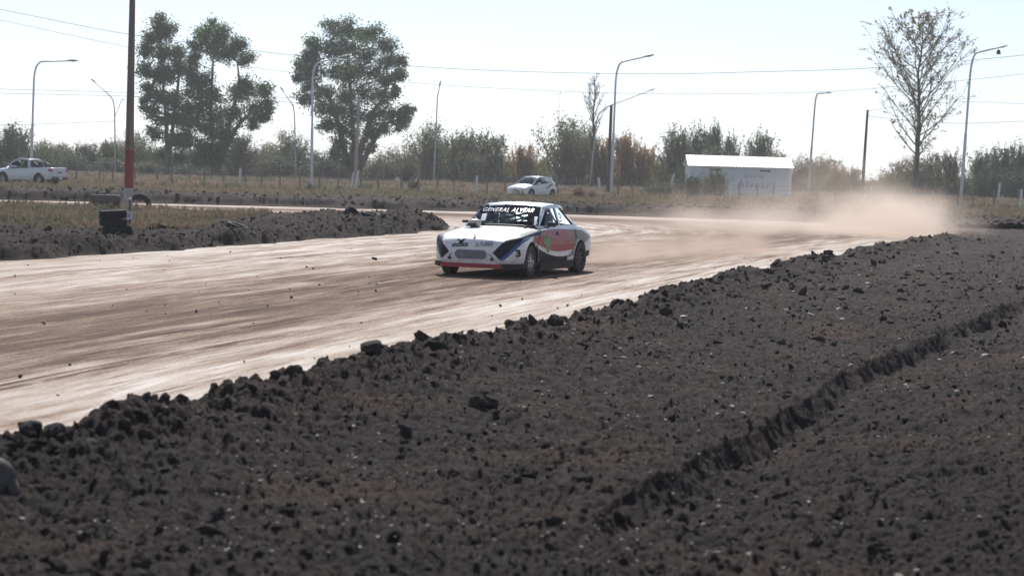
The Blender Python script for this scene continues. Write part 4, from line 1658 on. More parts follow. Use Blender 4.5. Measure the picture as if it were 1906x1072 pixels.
for j in range(3):
    rows.append([Vector((.134 * math.sin(a), .02 - .134 * math.cos(a), .60 + .03 * j)) for a in [(-1.1 + 2.2 * k / 10) for k in range(11)]])
b.grid(rows)
b.build('visor', M['black_gloss'], drv, smooth=True)


# ------------------------------------------------------------------ the parked hatchback
hb = gnd(990, 366)
hatch = empty('parked_hatchback', (base_at(990, 366, 139).x, 139, 0), R(-37))
tag(hatch, 'white hatchback with a black slash on its door parked on the grass by the fence', 'car')
HH = 1.98


def Hh(x, s, z):
    return Vector((x, s - HH, z))


st = [(0.0, .62, .24, .56, .62, 0), (.05, .70, .22, .62, .68, 0), (.25, .81, .20, .72, .80, 0), (.70, .85, .19, .82, .92, 0), (1.10, .86, .19, .88, .985, 0), (1.14, .86, .19, .885, .45, 1),
      (1.9, .865, .19, .93, .42, 1), (2.6, .865, .19, .985, .42, 1), (3.4, .85, .2, 1.03, .5, 1), (3.44, .85, .2, 1.03, 1.04, 0), (3.75, .80, .26, 1.0, 1.02, 0), (3.92, .72, .32, .86, .9, 0), (3.96, .66, .36, .7, .74, 0)]
make_body('body', st, HH, [(.80, .31, .36, .6, 1.2), (3.28, .31, .36, .6, 1.2)], [M['paint_white'], M['interior']], hatch, 4)
pane('windscreen', [Hh(-.72, 1.05, .95), Hh(.72, 1.05, .95), Hh(.60, 1.86, 1.42), Hh(-.60, 1.86, 1.42)], M['glass'], hatch, .08, 10, 6)
pane('rear_window', [Hh(.62, 3.72, 1.06), Hh(-.62, 3.72, 1.06), Hh(-.55, 3.42, 1.40), Hh(.55, 3.42, 1.40)], M['glass'], hatch, .04, 8, 5)
for sg in (1, -1):
    for q in ([(.77, 1.42, .93), (.79, 2.30, .965), (.66, 2.36, 1.42), (.64, 1.92, 1.40)], [(.79, 2.40, .97), (.77, 3.28, 1.06), (.65, 3.05, 1.38), (.66, 2.44, 1.42)]):
        qq = [Hh(sg * x, s, z) for x, s, z in q]
        if sg < 0:
            qq = [qq[1], qq[0], qq[3], qq[2]]
        pane('side_window', qq, M['glass_dark'], hatch, .015, 5, 4)
rows = []
for (s, zc, hw) in [(1.82, 1.41, .60), (2.0, 1.455, .645), (2.5, 1.485, .665), (3.0, 1.47, .655), (3.4, 1.42, .61), (3.50, 1.39, .58)]:
    rows.append([Hh(hw * t, s, zc + .03 * (1 - t * t) - .04 * max(0, abs(t) - .8) / .2) for t in [k / 8 for k in range(-8, 9)]])
b = MB()
b.grid(rows)
o = b.build('roof', M['paint_white'], hatch, smooth=True)
md = o.modifiers.new('thick', 'SOLIDIFY')
md.thickness = .03
b = MB()
for sg in (1, -1):
    def S_(p):
        return Hh(sg * p[0], p[1], p[2])
    bar(b, [S_((.76, 1.02, .95)), S_((.68, 1.48, 1.22)), S_((.62, 1.88, 1.42))], .09, .04, (sg, -.5, .4))
    bar(b, [S_((.79, 2.35, .96)), S_((.665, 2.40, 1.42))], .07, .03, (sg, 0, .3), 1)
    bar(b, [S_((.63, 1.86, 1.42)), S_((.67, 2.4, 1.45)), S_((.66, 3.0, 1.43)), S_((.60, 3.46, 1.39))], .07, .04, (sg, 0, .5))
    bar(b, [S_((.78, 1.3, .92)), S_((.80, 2.3, .96)), S_((.80, 3.3, 1.05))], .05, .04, (sg, 0, .3))
    q = [S_((.66, 3.02, 1.41)), S_((.785, 3.26, 1.06)), S_((.80, 3.60, 1.02)), S_((.62, 3.76, 1.05)), S_((.57, 3.46, 1.39))]
    iv = [p - Vector((sg * .04, 0, .01)) for p in q]
    b.add(q + iv, [tuple(range(5)), tuple(range(5, 10))[::-1]] + [(i, (i + 1) % 5, 5 + (i + 1) % 5, 5 + i) for i in range(5)])
b.build('pillars', [M['paint_white'], M['black']], hatch)
b = MB()
ov = [(.44 * math.cos(a), .095 * math.sin(a) * (1.0 if math.sin(a) > 0 else .75)) for a in [2 * PI * k / 28 for k in range(28)]]
b.add([Hh(x, -.03 + .13 * (x / .5) ** 2, .47 + z) for x, z in ov] + [Hh(x, .06 + .13 * (x / .5) ** 2, .47 + z) for x, z in ov], [tuple(range(28))] + [(i, 28 + i, 28 + (i + 1) % 28, (i + 1) % 28) for i in range(28)])
for k in range(4):
    b.box(Hh(0, -.035, .42 + k * .035), (.72 - .08 * abs(k - 1.5), .02, .008), 1)
b.build('grille', [M['black'], M['mesh_grey']], hatch)
for sg in (1, -1):
    b = MB()
    q = [(.50, .07, .62), (.74, .20, .66), (.80, .46, .77), (.76, .50, .80), (.60, .20, .72)]
    b.add([Hh(sg * x * 1.012, s - .012, z + .006) for x, s, z in q] + [Hh(sg * x * .95, s + .06, z - .01) for x, s, z in q], [tuple(range(5)), tuple(range(5, 10))[::-1]] + [(i, (i + 1) % 5, 5 + (i + 1) % 5, 5 + i) for i in range(5)])
    b.build('headlight', M['headlamp'], hatch)
    b = MB()
    b.box(Hh(sg * .96, 1.50, 1.0), (.2, .10, .13), 0, None, .8)
    b.tube([Hh(sg * .9, 1.5, .97), Hh(sg * .78, 1.5, .93)], .02, 6)
    b.build('door_mirror', M['paint_white'], hatch)
    b = MB()
    q = [(.868, 2.35, .70), (.868, 2.50, .66), (.858, 3.25, .97), (.858, 3.22, 1.02), (.864, 2.9, .92)]
    b.add([Hh(sg * (x + .012), s, z) for x, s, z in q], [tuple(range(5))])
    b.build('door_slash', M['navy_car'], hatch)
    b = MB()
    b.box(Hh(sg * .79, 3.70, .92), (.08, .16, .22), 0, None, .8)
    b.build('tail_light', M['redlens'], hatch)
    for s in (.80, 3.28):
        wheel(hatch, sg * .76, s - HH, .30, .30, .19, sg, M['tyre'], M['chrome'], 5, 0, .68)
b = MB()
b.box(Hh(0, 1.3, .86), (1.4, .4, .12))
for x in (-.36, .36):
    b.box(Hh(x, 2.2, .85), (.48, .12, .7), 0, Matrix.Rotation(-.2, 3, 'X'))
    b.box(Hh(x, 2.27, 1.26), (.26, .1, .16))
b.build('seats', M['interior'], hatch)
b = MB()
b.box(Hh(0, -.02, .30), (.46, .02, .10))
b.build('number_plate', M['plate'], hatch)

# ------------------------------------------------------------------ the pickup
pk_x = base_at(54, 340, 133).x
pick = empty('pickup_truck', (pk_x, 133, 0), R(-112))
pick.scale = (1.02, 1.02, 1.10)
tag(pick, 'silver white double cab pickup parked behind a white post at the fence', 'pickup truck')
PH = 2.35


def Pk(x, s, z):
    return Vector((x, s - PH, z))


st = [(0.0, .66, .34, .70, .78, 0), (.08, .76, .30, .78, .86, 0), (.35, .84, .28, .86, .96, 0), (.9, .87, .27, .93, 1.02, 0), (1.15, .87, .27, .96, 1.05, 0), (1.18, .87, .27, .965, .55, 1), (2.0, .875, .27, 1.0, .52, 1), (2.95, .875, .27, 1.03, .52, 1),
      (2.98, .875, .27, 1.05, 1.06, 0), (3.03, .875, .27, 1.06, 1.07, 0), (3.06, .875, .28, 1.07, .62, 1), (4.0, .87, .30, 1.08, .62, 1), (4.58, .86, .36, 1.09, .62, 1), (4.61, .86, .36, 1.09, 1.10, 0), (4.70, .84, .40, 1.07, 1.085, 0)]
make_body('body', st, PH, [(.90, .36, .42, .6, 1.2), (3.72, .36, .42, .6, 1.2)], [M['paint_silver'], M['interior']], pick, 4)
pane('windscreen', [Pk(-.72, 1.10, 1.03), Pk(.72, 1.10, 1.03), Pk(.60, 1.78, 1.50), Pk(-.60, 1.78, 1.50)], M['glass_dark'], pick, .07, 8, 5)
pane('rear_window', [Pk(.66, 3.02, 1.10), Pk(-.66, 3.02, 1.10), Pk(-.58, 2.82, 1.50), Pk(.58, 2.82, 1.50)], M['glass_dark'], pick, .03, 8, 4)
for sg in (1, -1):
    for q in ([(.79, 1.45, 1.02), (.80, 2.16, 1.04), (.66, 2.18, 1.52), (.645, 1.86, 1.50)], [(.80, 2.26, 1.045), (.79, 2.86, 1.08), (.655, 2.70, 1.50), (.66, 2.27, 1.52)]):
        qq = [Pk(sg * x, s, z) for x, s, z in q]
        if sg < 0:
            qq = [qq[1], qq[0], qq[3], qq[2]]
        pane('side_window', qq, M['glass_dark'], pick, .015, 5, 4)
rows = []
for (s, zc, hw) in [(1.74, 1.50, .60), (1.9, 1.54, .645), (2.3, 1.565, .665), (2.7, 1.55, .65), (2.88, 1.51, .60)]:
    rows.append([Pk(hw * t, s, zc + .025 * (1 - t * t) - .03 * max(0, abs(t) - .8) / .2) for t in [k / 8 for k in range(-8, 9)]])
b = MB()
b.grid(rows)
o = b.build('roof', M['paint_silver'], pick, smooth=True)
md = o.modifiers.new('thick', 'SOLIDIFY')
md.thickness = .03
b = MB()
for sg in (1, -1):
    def S_(p):
        return Pk(sg * p[0], p[1], p[2])
    bar(b, [S_((.77, 1.08, 1.03)), S_((.69, 1.46, 1.30)), S_((.62, 1.80, 1.51))], .09, .04, (sg, -.5, .4), 0)
    bar(b, [S_((.80, 2.21, 1.04)), S_((.66, 2.225, 1.52))], .08, .03, (sg, 0, .3), 1)
    bar(b, [S_((.79, 2.93, 1.06)), S_((.64, 2.78, 1.51))], .16, .04, (sg, 0, .3), 0)
    bar(b, [S_((.62, 1.8, 1.51)), S_((.67, 2.25, 1.54)), S_((.63, 2.82, 1.515))], .06, .05, (sg, 0, .5), 0)
b.build('pillars', [M['paint_silver'], M['black']], pick)
b = MB()
for sg in (1, -1):
    b.tube([Pk(sg * .55, 1.9, 1.60), Pk(sg * .56, 2.75, 1.585)], .018, 6)
b.build('roof_rails', M['chrome'], pick)
b = MB()
for sg in (1, -1):
    b.tube([Pk(sg * .72, 3.15, 1.06), Pk(sg * .62, 3.12, 1.42)], .035, 8)
    b.tube([Pk(sg * .62, 3.12, 1.42), Pk(sg * .74, 3.75, 1.10)], .035, 8)
b.tube([Pk(-.62, 3.12, 1.42), Pk(.62, 3.12, 1.42)], .035, 8)
b.build('bed_bar', M['black'], pick, smooth=True)
b = MB()
b.box(Pk(0, 4.72, .45), (1.62, .16, .18))
b.build('rear_bumper', M['black'], pick)
b = MB()
b.box(Pk(0, 4.81, .46), (.42, .012, .12))
b.build('number_plate', M['plate'], pick)
b = MB()
b.box(Pk(0, 4.715, .80), (.34, .025, .06))
b.build('tailgate_handle', M['black'], pick)
for sg in (1, -1):
    b = MB()
    b.box(Pk(sg * .80, 4.58, .93), (.14, .30, .17), 0, None, .9)
    b.build('tail_light', M['redlens'], pick)
    b = MB()
    b.box(Pk(sg * .97, 1.55, 1.08), (.2, .11, .17), 0, None, .85)
    b.tube([Pk(sg * .9, 1.55, 1.03), Pk(sg * .8, 1.55, 1.0)], .02, 6)
    b.build('door_mirror', M['paint_silver'], pick)
    b = MB()
    b.box(Pk(sg * .66, .12, .80), (.30, .16, .14), 0, None, .9)
    b.build('headlight', M['headlamp'], pick)
    for s in (.90, 3.72):
        wheel(pick, sg * .78, s - PH, .345, .345, .21, sg, M['tyre'], M['chrome'], 6, 0, .62)

# ------------------------------------------------------------------ the shed
SD = 175.0
sl, sr = base_at(1283, 360, SD).x, base_at(1472, 365, SD).x
shed = empty('white_shed', ((sl + sr) / 2, SD, 0))
tag(shed, 'long white shed with bright sheet roof and faded blue lettering on its wall', 'shed')
sw, sdp, wh = sr - sl, 5.0, 2.75
b = MB()
b.box((0, sdp / 2, wh / 2), (sw, sdp, wh))
for sg in (1, -1):
    b.add([(sg * (sw / 2), 0.05, wh), (sg * (sw / 2), sdp - .05, wh), (sg * (sw / 2), sdp / 2, wh + .85), (sg * (sw / 2 - .15), .05, wh), (sg * (sw / 2 - .15), sdp - .05, wh), (sg * (sw / 2 - .15), sdp / 2, wh + .85)],
          [(0, 1, 2), (3, 5, 4), (0, 3, 4, 1), (0, 2, 5, 3), (1, 4, 5, 2)])
b.build('wall', M['wallwhite'], shed)
b = MB()
b.box((sw / 2 - .12, -.03, wh / 2), (.25, .06, wh - .02))
b.build('corner_pier', M['roofmetal'], shed)
npan = 10
for s_ in (0, 1):
    for k in range(npan):
        x0, x1 = -sw / 2 - .2 + k * (sw + .4) / npan, -sw / 2 - .2 + (k + 1) * (sw + .4) / npan - .012
        y0, y1, z0, z1 = (-.25, sdp / 2, wh - .03, wh + .90) if s_ == 0 else (sdp + .25, sdp / 2, wh - .03, wh + .90)
        m_ = 6
        b = MB()
        rows = []
        for (yy, zz) in ((y0, z0), (y1, z1)):
            rows.append([Vector((x0 + (x1 - x0) * j / m_, yy, zz + (.008 if j % 2 else .0))) for j in range(m_ + 1)])
        b.grid(rows)
        o = b.build('roof_sheet', M['roofmetal'], shed)
        md = o.modifiers.new('t', 'SOLIDIFY')
        md.thickness = .02
for x in (base_at(1332, 314, SD).x, base_at(1424, 316, SD).x):
    b = MB()
    b.box((x - (sl + sr) / 2, -.015, 2.42), (1.0, .03, .22))
    w_ = b.build('window', M['wallwhite'], shed)
    b = MB()
    b.box((x - (sl + sr) / 2, -.04, 2.42), (.92, .03, .15))
    b.build('pane', M['darkslot'], w_)


def wall_text(txt, x, z, hgt, wdt, name):
    me = text_mesh(txt, .1, .01)
    xs_ = [v.co.x for v in me.vertices]
    ys_ = [v.co.y for v in me.vertices]
    x0, x1, y0, y1 = min(xs_), max(xs_), min(ys_), max(ys_)
    for v in me.vertices:
        v.co = Vector((x + (v.co.x - x0) / (x1 - x0) * wdt, -.012, z + (v.co.y - y0) / (y1 - y0) * hgt))
    me.materials.clear()
    me.materials.append(M['walltext'])
    link(name, me, shed)


cx = base_at(1400, 340, SD).x - (sl + sr) / 2
wall_text('General', cx - .75, 1.75, .36, 1.75, 'wall_lettering')
wall_text('Alvear', cx - 1.35, .85, .72, 3.0, 'wall_lettering')

# ------------------------------------------------------------------ lamp posts


def lamp_post(base, depth, shaft_top, head, label, mat='white_pole', headmat='lamp', r0=.11, bend=.75, extra=None):
    """base, shaft_top, head are photo pixels; the post stands on the ground at the given depth"""
    B0_ = base_at(base[0], base[1], depth)
    T = at(shaft_top[0], shaft_top[1], depth)
    Hd = at(head[0], head[1], depth)
    root = empty('lamp_post', B0_)
    tag(root, label, 'lamp post')
    t, h = T - B0_, Hd - B0_
    b = MB()
    pts, rad = [Vector((0, 0, -.15)), t * .5, t * .5 + Vector((0, 0, .02)), t * .86], [r0, r0 * .82, r0 * .66, r0 * .62]
    c = t + (t - t * .86).normalized() * (t.length * .06)
    for k in range(1, 8):
        u = k / 8
        a = t * .86
        e = t + (h - t) * .35 + Vector((0, 0, .12))
        pts.append(a * (1 - u) ** 2 + c * 2 * u * (1 - u) + e * u * u)
        rad.append(r0 * (.6 - .1 * u))
    pts += [h]
    rad += [r0 * .38]
    b.tube(pts, rad, 10)
    b.build('pole', M[mat], root, smooth=True)
    b = MB()
    b.lathe([(r0 * 1.7, -.05), (r0 * 1.7, .03), (r0 * 1.15, .05), (r0 * 1.1, .22), (r0, .24)], 14)
    b.build('base_collar', M[mat], root, smooth=True, sharp=40)
    dirx = 1 if h.x >= t.x else -1
    dv_ = (pts[-1] - pts[-2]).normalized()
    rot = dv_.to_track_quat('X', 'Z').to_matrix()

    def head_at(p, sc=1.0, rot=rot):
        b = MB()
        sec = [(-.05, .05, .05), (.05, .08, .07), (.25, .15, .10), (.5, .16, .10), (.68, .11, .07), (.74, .03, .03)]
        rows = []
        for (l, wy, hz) in sec:
            rows.append([p + rot @ Vector((l * sc, wy * math.cos(a) * sc, (hz * math.sin(a) * (1 if math.sin(a) > 0 else .45)) * sc)) for a in [2 * PI * k / 12 for k in range(13)]])
        b.grid(rows)
        o = b.build('lamp_head', M[headmat], root, smooth=True)
        b = MB()
        b.lathe([(.001, -.075 * sc), (.09 * sc, -.06 * sc), (.12 * sc, -.02 * sc)], 12, 'Z', p + rot @ Vector((.40 * sc, 0, 0)))
        b.build('lens', M['lens'], o, smooth=True)
    head_at(pts[-1])
    if extra:
        q = at(extra[0], extra[1], depth) - B0_
        b = MB()
        s0 = t * .80
        b.tube([s0, s0 + (q - s0) * .5 + Vector((0, 0, -.15)), q], r0 * .35, 8)
        b.build('side_arm', M[mat], root, smooth=True)
        head_at(q, .6, Vector((1 if q.x > s0.x else -1, 0, .3)).to_track_quat('X', 'Z').to_matrix())
    return root


lamp_post((57, 339), 139, (64, 122), (126, 114), 'white lamp post standing in front of the silver pickup truck', headmat='lamp_dark')
lamp_post((215, 322), 225, (213, 190), (178, 155), 'thin pale lamp post with a small second lamp, behind the tall red based pole', 'grey_pole', 'lamp_dark', extra=(226, 187))
lamp_post((551, 334), 225, (548, 205), (528, 172), 'thin lamp post between the two big eucalyptus trees', 'grey_pole', 'lamp_dark')
lamp_post((580, 348), 150, (582, 126), (630, 108), 'white lamp post with a thick arm in front of the round eucalyptus', r0=.125)
lamp_post((807, 343), 215, (814, 185), (818, 163), 'slim straight lamp post among the pale green bushes', 'grey_pole', 'lamp_dark')
lamp_post((1137, 372), 139, (1147, 125), (1198, 107), 'white lamp post beside the dark utility pole and the curved arm', r0=.115, headmat='lamp_dark')
lamp_post((1097, 350), 220, (1112, 210), (1208, 170), 'pale lamp post with a long sloping arm behind the leafless poplar', 'grey_pole', 'lamp')
lamp_post((1504, 364), 215, (1518, 180), (1535, 174), 'grey lamp post with a short arm beside the end of the shed', 'grey_pole', 'lamp_dark', r0=.15)
r_ = lamp_post((1787, 388), 140, (1808, 108), (1856, 90), 'tall lamp post next to the sparse yellow tree, with a small box under its lamp', r0=.13, headmat='sign')
p = at(1860, 95, 140) - base_at(1787, 388, 140)
b = MB()
b.box(p + Vector((-.05, 0, -.10)), (.28, .2, .30), 0, None, .7)
b.tube([p + Vector((-.05, 0, .05)), p + Vector((-.1, 0, .3))], .02, 6)
b.build('hanging_floodlight', M['black'], r_)


# ------------------------------------------------------------------ utility poles and wires
def util_pole(base, depth, top, r0, r1, mat, label, arms=0, name='utility_pole'):
    B0_ = base_at(base[0], base[1], depth)
    T = at(top[0], top[1], depth) - B0_
    root = empty(name, B0_)
    tag(root, label, 'utility pole')
    b = MB()
    n_ = 8
    b.tube([Vector((0, 0, -.2)).lerp(T, k / n_) for k in range(n_ + 1)], [r0 + (r1 - r0) * k / n_ for k in range(n_ + 1)], 14)
    b.build('shaft', M[mat], root, smooth=True)
    for a in range(arms):
        b = MB()
        b.box(T + Vector((0, 0, -.25 - .7 * a)), (1.5, .1, .1))
        arm = b.build('cross_arm', M['stake'], root)
        for x in (-.65, .65):
            b = MB()
            b.lathe([(.03, 0), (.05, .03), (.03, .06), (.05, .09), (.02, .13), (.001, .13)], 10, 'Z', T + Vector((x, 0, -.20 - .7 * a)))
            b.build('insulator', M['sign'], arm)
    return root, T


PD = 76.5
pb = base_at(239, 388, PD)
root = empty('tall_brown_pole', (pb.x, PD, 0))
tag(root, 'tall brown concrete pole with a red painted foot behind the concrete blocks', 'pole')
top = at(247.5, -60, PD) - Vector((pb.x, PD, 0))


def pole_piece(name, z0, z1, grow, mat):
    b = MB()
    pts, rad = [], []
    for k in range(7):
        z = z0 + (z1 - z0) * k / 6
        t = z / top.z
        pts.append(Vector((top.x * t, 0, z)))
        rad.append(.185 - .085 * t + grow)
    b.tube(pts, rad, 18)
    b.build(name, M[mat], root, smooth=True, sharp=40)


pole_piece('shaft', -.2, top.z, 0, 'wood')
pole_piece('red_band', .82, 2.25, .004, 'redpaint')
pole_piece('grey_foot', .0, .80, .004, 'greypaint')
b = MB()
b.box((0, -.178, 2.52), (.13, .012, .1))
b.build('red_mark', M['redpaint'], root)

util_pole((661, 348), 170, (668, 180), .17, .11, 'concrete', 'pale concrete utility pole in front of the round eucalyptus trunk')
util_pole((1131, 360), 165, (1138, 196), .17, .12, 'bark', 'dark greenish wooden utility pole beside the white lamp post')
util_pole((1604, 362), 190, (1615, 205), .16, .11, 'bark_dark', 'bare dark wooden pole between the shed and the sparse yellow tree')


def wire(pts, dl_, dr_, label, r=.012, sup=True):
    """pts: photo pixels along the wire, from left to right; depths of its two ends"""
    xs_ = [p[0] for p in pts]
    P3 = []
    for x, y in pts:
        t = (x - xs_[0]) / (xs_[-1] - xs_[0])
        P3.append(at(x, y, dl_ + (dr_ - dl_) * t))
    c = catmull([tuple(p) for p in P3], 8)
    b = MB()
    b.tube([Vector(p) for p in c], r, 5)
    o = b.build('overhead_wire', M['cable'], None, smooth=True)
    tag(o, label, 'wire')
    return P3[0], P3[-1]


e1 = wire([(-260, -32), (0, 18), (250, 66), (560, 105), (760, 123), (950, 133), (1200, 138), (1420, 134), (1640, 126), (1906, 103), (2160, 72)], 120, 120, 'upper power line sagging across the whole sky past the tall brown pole', .015)
e2 = wire([(-260, -14), (0, 38), (250, 90), (530, 134), (760, 154), (950, 166), (1200, 175), (1480, 173), (1640, 164), (1906, 138), (2160, 104)], 124, 128, 'lower power line sagging beneath the upper one across the sky', .012)
e3 = wire([(-200, 158), (0, 166), (180, 171), (420, 178), (640, 186), (668, 187)], 190, 171, 'thin cable from the concrete pole running over the pickup truck', .020)
e4 = wire([(-200, 167), (0, 174), (180, 178), (420, 186), (640, 195), (668, 196)], 190, 171, 'second thin cable just below the one over the pickup truck', .020)
e5 = wire([(-200, 236), (-60, 234), (60, 232), (140, 229), (213, 226)], 240, 226, 'slack cable running low to the double lamp post', .026)
e6 = wire([(1615, 207), (1700, 196), (1800, 190), (1906, 194), (2100, 204)], 190, 195, 'thin cable leaving the bare dark pole past the yellow tree', .018)
e7 = wire([(1615, 216), (1700, 226), (1800, 230), (1906, 226), (2100, 220)], 190, 195, 'slack lower cable leaving the bare dark pole behind the yellow tree', .022)
# the poles the wires go to stand beside the view
for (p, lb) in ((e3[0], 'wooden cable pole beyond the pickup truck'), (e5[0], 'low wooden cable pole behind the dark bushes'), (e6[1], 'wooden cable pole beyond the tamarisk bushes')):
    root = empty('utility_pole', (p.x, p.y, 0))
    tag(root, lb, 'utility pole')
    b = MB()
    b.tube([Vector((0, 0, -.2)), Vector((0, 0, p.z + .2))], [.16, .11], 12)
    b.build('shaft', M['wood'], root, smooth=True)
for (p, q, lb) in ((e1[0], e2[0], 'tall wooden line pole carrying the power lines beyond the pickup truck'), (e1[1], e2[1], 'tall wooden line pole carrying the power lines beyond the tall lamp post')):
    root = empty('utility_pole', (p.x, p.y, 0))
    tag(root, lb, 'utility pole')
    b = MB()
    b.tube([Vector((0, 0, -.2)), Vector((0, 0, p.z + .3))], [.18, .12], 12)
    b.build('shaft', M['wood'], root, smooth=True)
    b = MB()
    d = (q - p)
    b.tube([Vector((0, 0, d.z)), Vector((d.x, d.y, d.z))], .04, 6)
    b.build('cross_arm', M['wood'], root)


# ------------------------------------------------------------------ fence
FD = 144.0
fence = empty('wire_fence', (0, FD, 0))
tag(fence, 'wire fence of wooden stakes and crooked whitewashed posts along the field edge', 'fence')


def fence_post(x, y0, hgt, r, mat, name, bend=0.0, lean=0.0, parent=fence):
    b = MB()
    pts = [Vector((x + lean * hgt * t + bend * math.sin(t * PI), y0, -.1 + (hgt + .1) * t)) for t in (0, .25, .5, .75, 1)]
    b.tube(pts, [r * 1.05, r, r, r * .95, r * .85], 7)
    return b.build(name, M[mat], parent, smooth=True, sharp=50)


x = -40.0
whites = [(28, .0, .0), (446, .0, .02), (660, .0, .16), (886, 0, .02), (1113, .10, -.02), (1357, .05, .03), (1618, .06, .05), (1895, .08, .10)]
wx = [base_at(a, 345 + a * .028, FD).x for a, _, _ in whites]
while x < 42:
    if all(abs(x - q) > .35 for q in wx):
        fence_post(x, rnd.uniform(-.05, .05), rnd.uniform(1.2, 1.55), rnd.uniform(.05, .07), 'stake', 'stake', 0, rnd.gauss(0, .04))
    x += rnd.uniform(1.0, 1.75)
for (a, bend, lean), q in zip(whites, wx):
    fence_post(q, -.02, rnd.uniform(1.4, 1.55), .095, 'white_post', 'white_post', bend, lean)
for z in (.35, .65, .95, 1.2):
    b = MB()
    b.tube([Vector((-42 + k * 3.0, -.06, z + .02 * math.sin(k * 1.7 + z * 9))) for k in range(29)], .012, 4)
    b.build('wire', M['wire'], fence)
f2 = empty('back_fence', (0, 196, 0))
tag(f2, 'thin grey wire fence farther back in front of the thicket', 'fence')
x = -54.0
while x < 58:
    fence_post(x, 0, rnd.uniform(1.2, 1.5), rnd.uniform(.05, .065), 'stake', 'stake', 0, rnd.gauss(0, .03), f2)
    x += rnd.uniform(2.2, 3.4)
for z in (.4, .8, 1.15):
    b = MB()
    b.tube([Vector((-55 + k * 6.0, -.08, z)) for k in range(20)], .014, 4)
    b.build('wire', M['wire'], f2)
for (px, py, dp, hp, lean, lb) in ((1242, 345, 160, 1.9, .28, 'white post leaning over the green weeds by the shed'),
                                   (1858, 362, 185, 1.9, .06, 'lone upright white post before the dark tamarisk bushes'),
                                   (652, 352, 142, 1.4, .14, 'thin white stake leaning on the white fence post by the concrete pole')):
    p = base_at(px, py, dp)
    b = MB()
    b.box((lean * hp * .5, 0, hp * .5), (.17 if hp > 1.5 else .08, .14 if hp > 1.5 else .07, hp + .1), 0, Matrix.Rotation(math.atan(lean), 3, 'Y'))
    o = b.build('white_marker_post', M['white_post'])
    o.location = p
    tag(o, lb, 'post')


# ------------------------------------------------------------------ tyres, blocks
def tyre_mesh(r=.31, wd=.19, rin=.19):
    b = MB()
    h = wd / 2
    b.lathe([(rin, -h * .55), (rin + .02, -h * .9), (r * .80, -h), (r * .97, -h * .95), (r, -h * .75), (r, h * .75), (r * .97, h * .95), (r * .80, h), (rin + .02, h * .9), (rin, h * .55), (rin + .03, h * .4), (r * .9, h * .3), (r * .9, -h * .3), (rin + .03, -h * .4)], 32, 'Z', closed=True)
    for k in range(32):
        a = 2 * PI * k / 32
        b.box((math.cos(a) * r, math.sin(a) * r, (h * .25) * (1 if k % 2 else -1)), (.016, .035, h * .55), 0, Matrix.Rotation(a, 3, 'Z'))
    me = b.mesh('tyre', M['rubber'], True)
    bm = bmesh.new()
    bm.from_mesh(me)
    bmesh.ops.recalc_face_normals(bm, faces=bm.faces)
    bm.to_mesh(me)
    bm.free()
    me.set_sharp_from_angle(angle=R(40))
    return me


TY = tyre_mesh()


def tyre(loc, rot, sc, label):
    o = link('old_tyre', TY)
    o.location = loc
    o.rotation_euler = rot
    o.scale = (sc,) * 3
    tag(o, label, 'tyre')
    return o


TDp = 47.0
tb = base_at(212, 447, TDp)
tz = min(ground_z(tb.x + dx_, tb.y + dy_) for dx_ in (-.3, 0, .3) for dy_ in (-.3, 0)) + .06
for k, (dx, rx, lb) in enumerate(((.03, 0, 'bottom tyre of the black stack on the infield'), (-.02, .03, 'middle tyre of the black stack on the infield'), (-.03, -.05, 'top tyre of the black stack, its open rim showing'))):
    tyre((tb.x + dx, tb.y, tz + .095 + .19 * k), (rx, .02 * k, k * 1.3), .97 if k == 0 else 1.02, lb)
b = MB()
b.box((0, 0, .40), (.05, .04, .85))
b.box((.0, -.03, .46), (.115, .02, .19), 1)
b.box((0, -.045, .46), (.04, .006, .08), 2)
o = b.build('track_marker', [M['stake'], M['sign'], M['greypaint']])
o.location = (tb.x + .37, tb.y - .02, tz)
tag(o, 'small white marker board on a stake beside the tyre stack', 'marker')
q = base_at(238, 443, 46.5)
o = link('upright_tyre', TY)
tyre_small = o
o.location = (q.x + .03, q.y, tz + .12)
o.rotation_euler = (0, 1.35, .5)
o.scale = (.42,) * 3
tag(o, 'little pale wheel leaning at the foot of the tyre stack', 'tyre')
o.name = 'small_tyre'
for (px, py, dp, rot, sc, zz, lb) in ((443, 419, 54.5, (.16, .25, .4), 1.05, .02, 'tyre lying half sunk in the infield soil'),
                                      (298, 424, 52.5, (-.3, .35, .2), .95, -.02, 'tilted tyre buried in soil close to the tyre stack'),
                                      (655, 411, 60.5, (.8, .5, .4), .85, -.02, 'tyre standing at a slant in the mound of earth'),
                                      (690, 411, 60.2, (.1, .12, .0), .95, .02, 'tyre lying flat beside the slanting one on the mound')):
    p = base_at(px, py, dp)
    tyre((p.x, p.y, ground_z(p.x, p.y) + zz), rot, sc, lb)
p = base_at(256, 388, 76.3)
tyre((p.x, 76.6, ground_z(p.x, 76.3) + .12), (R(84), 0, R(20)), 1.5, 'big tyre standing half buried behind the tall brown pole')


def block(px0, px1, py0, py1, depth, thick, mat, label, dz=0.0):
    a, c = base_at(px0, py1, depth), base_at(px1, py1, depth)
    hgt = (py1 - py0) / FPX * depth
    z = ground_z((a.x + c.x) / 2, depth) * .6 - .05
    b = MB()
    n_ = 5
    w_ = c.x - a.x
    for i in range(1):
        b.box((0, 0, (hgt + .05) / 2), (w_, thick, hgt + .05), 0, None, .97)
    o = b.build('concrete_block', M[mat])
    md = o.modifiers.new('b', 'BEVEL')
    md.width = .035
    md.segments = 2
    o.location = ((a.x + c.x) / 2, depth, z + dz)
    tag(o, label, 'concrete block')
    return o


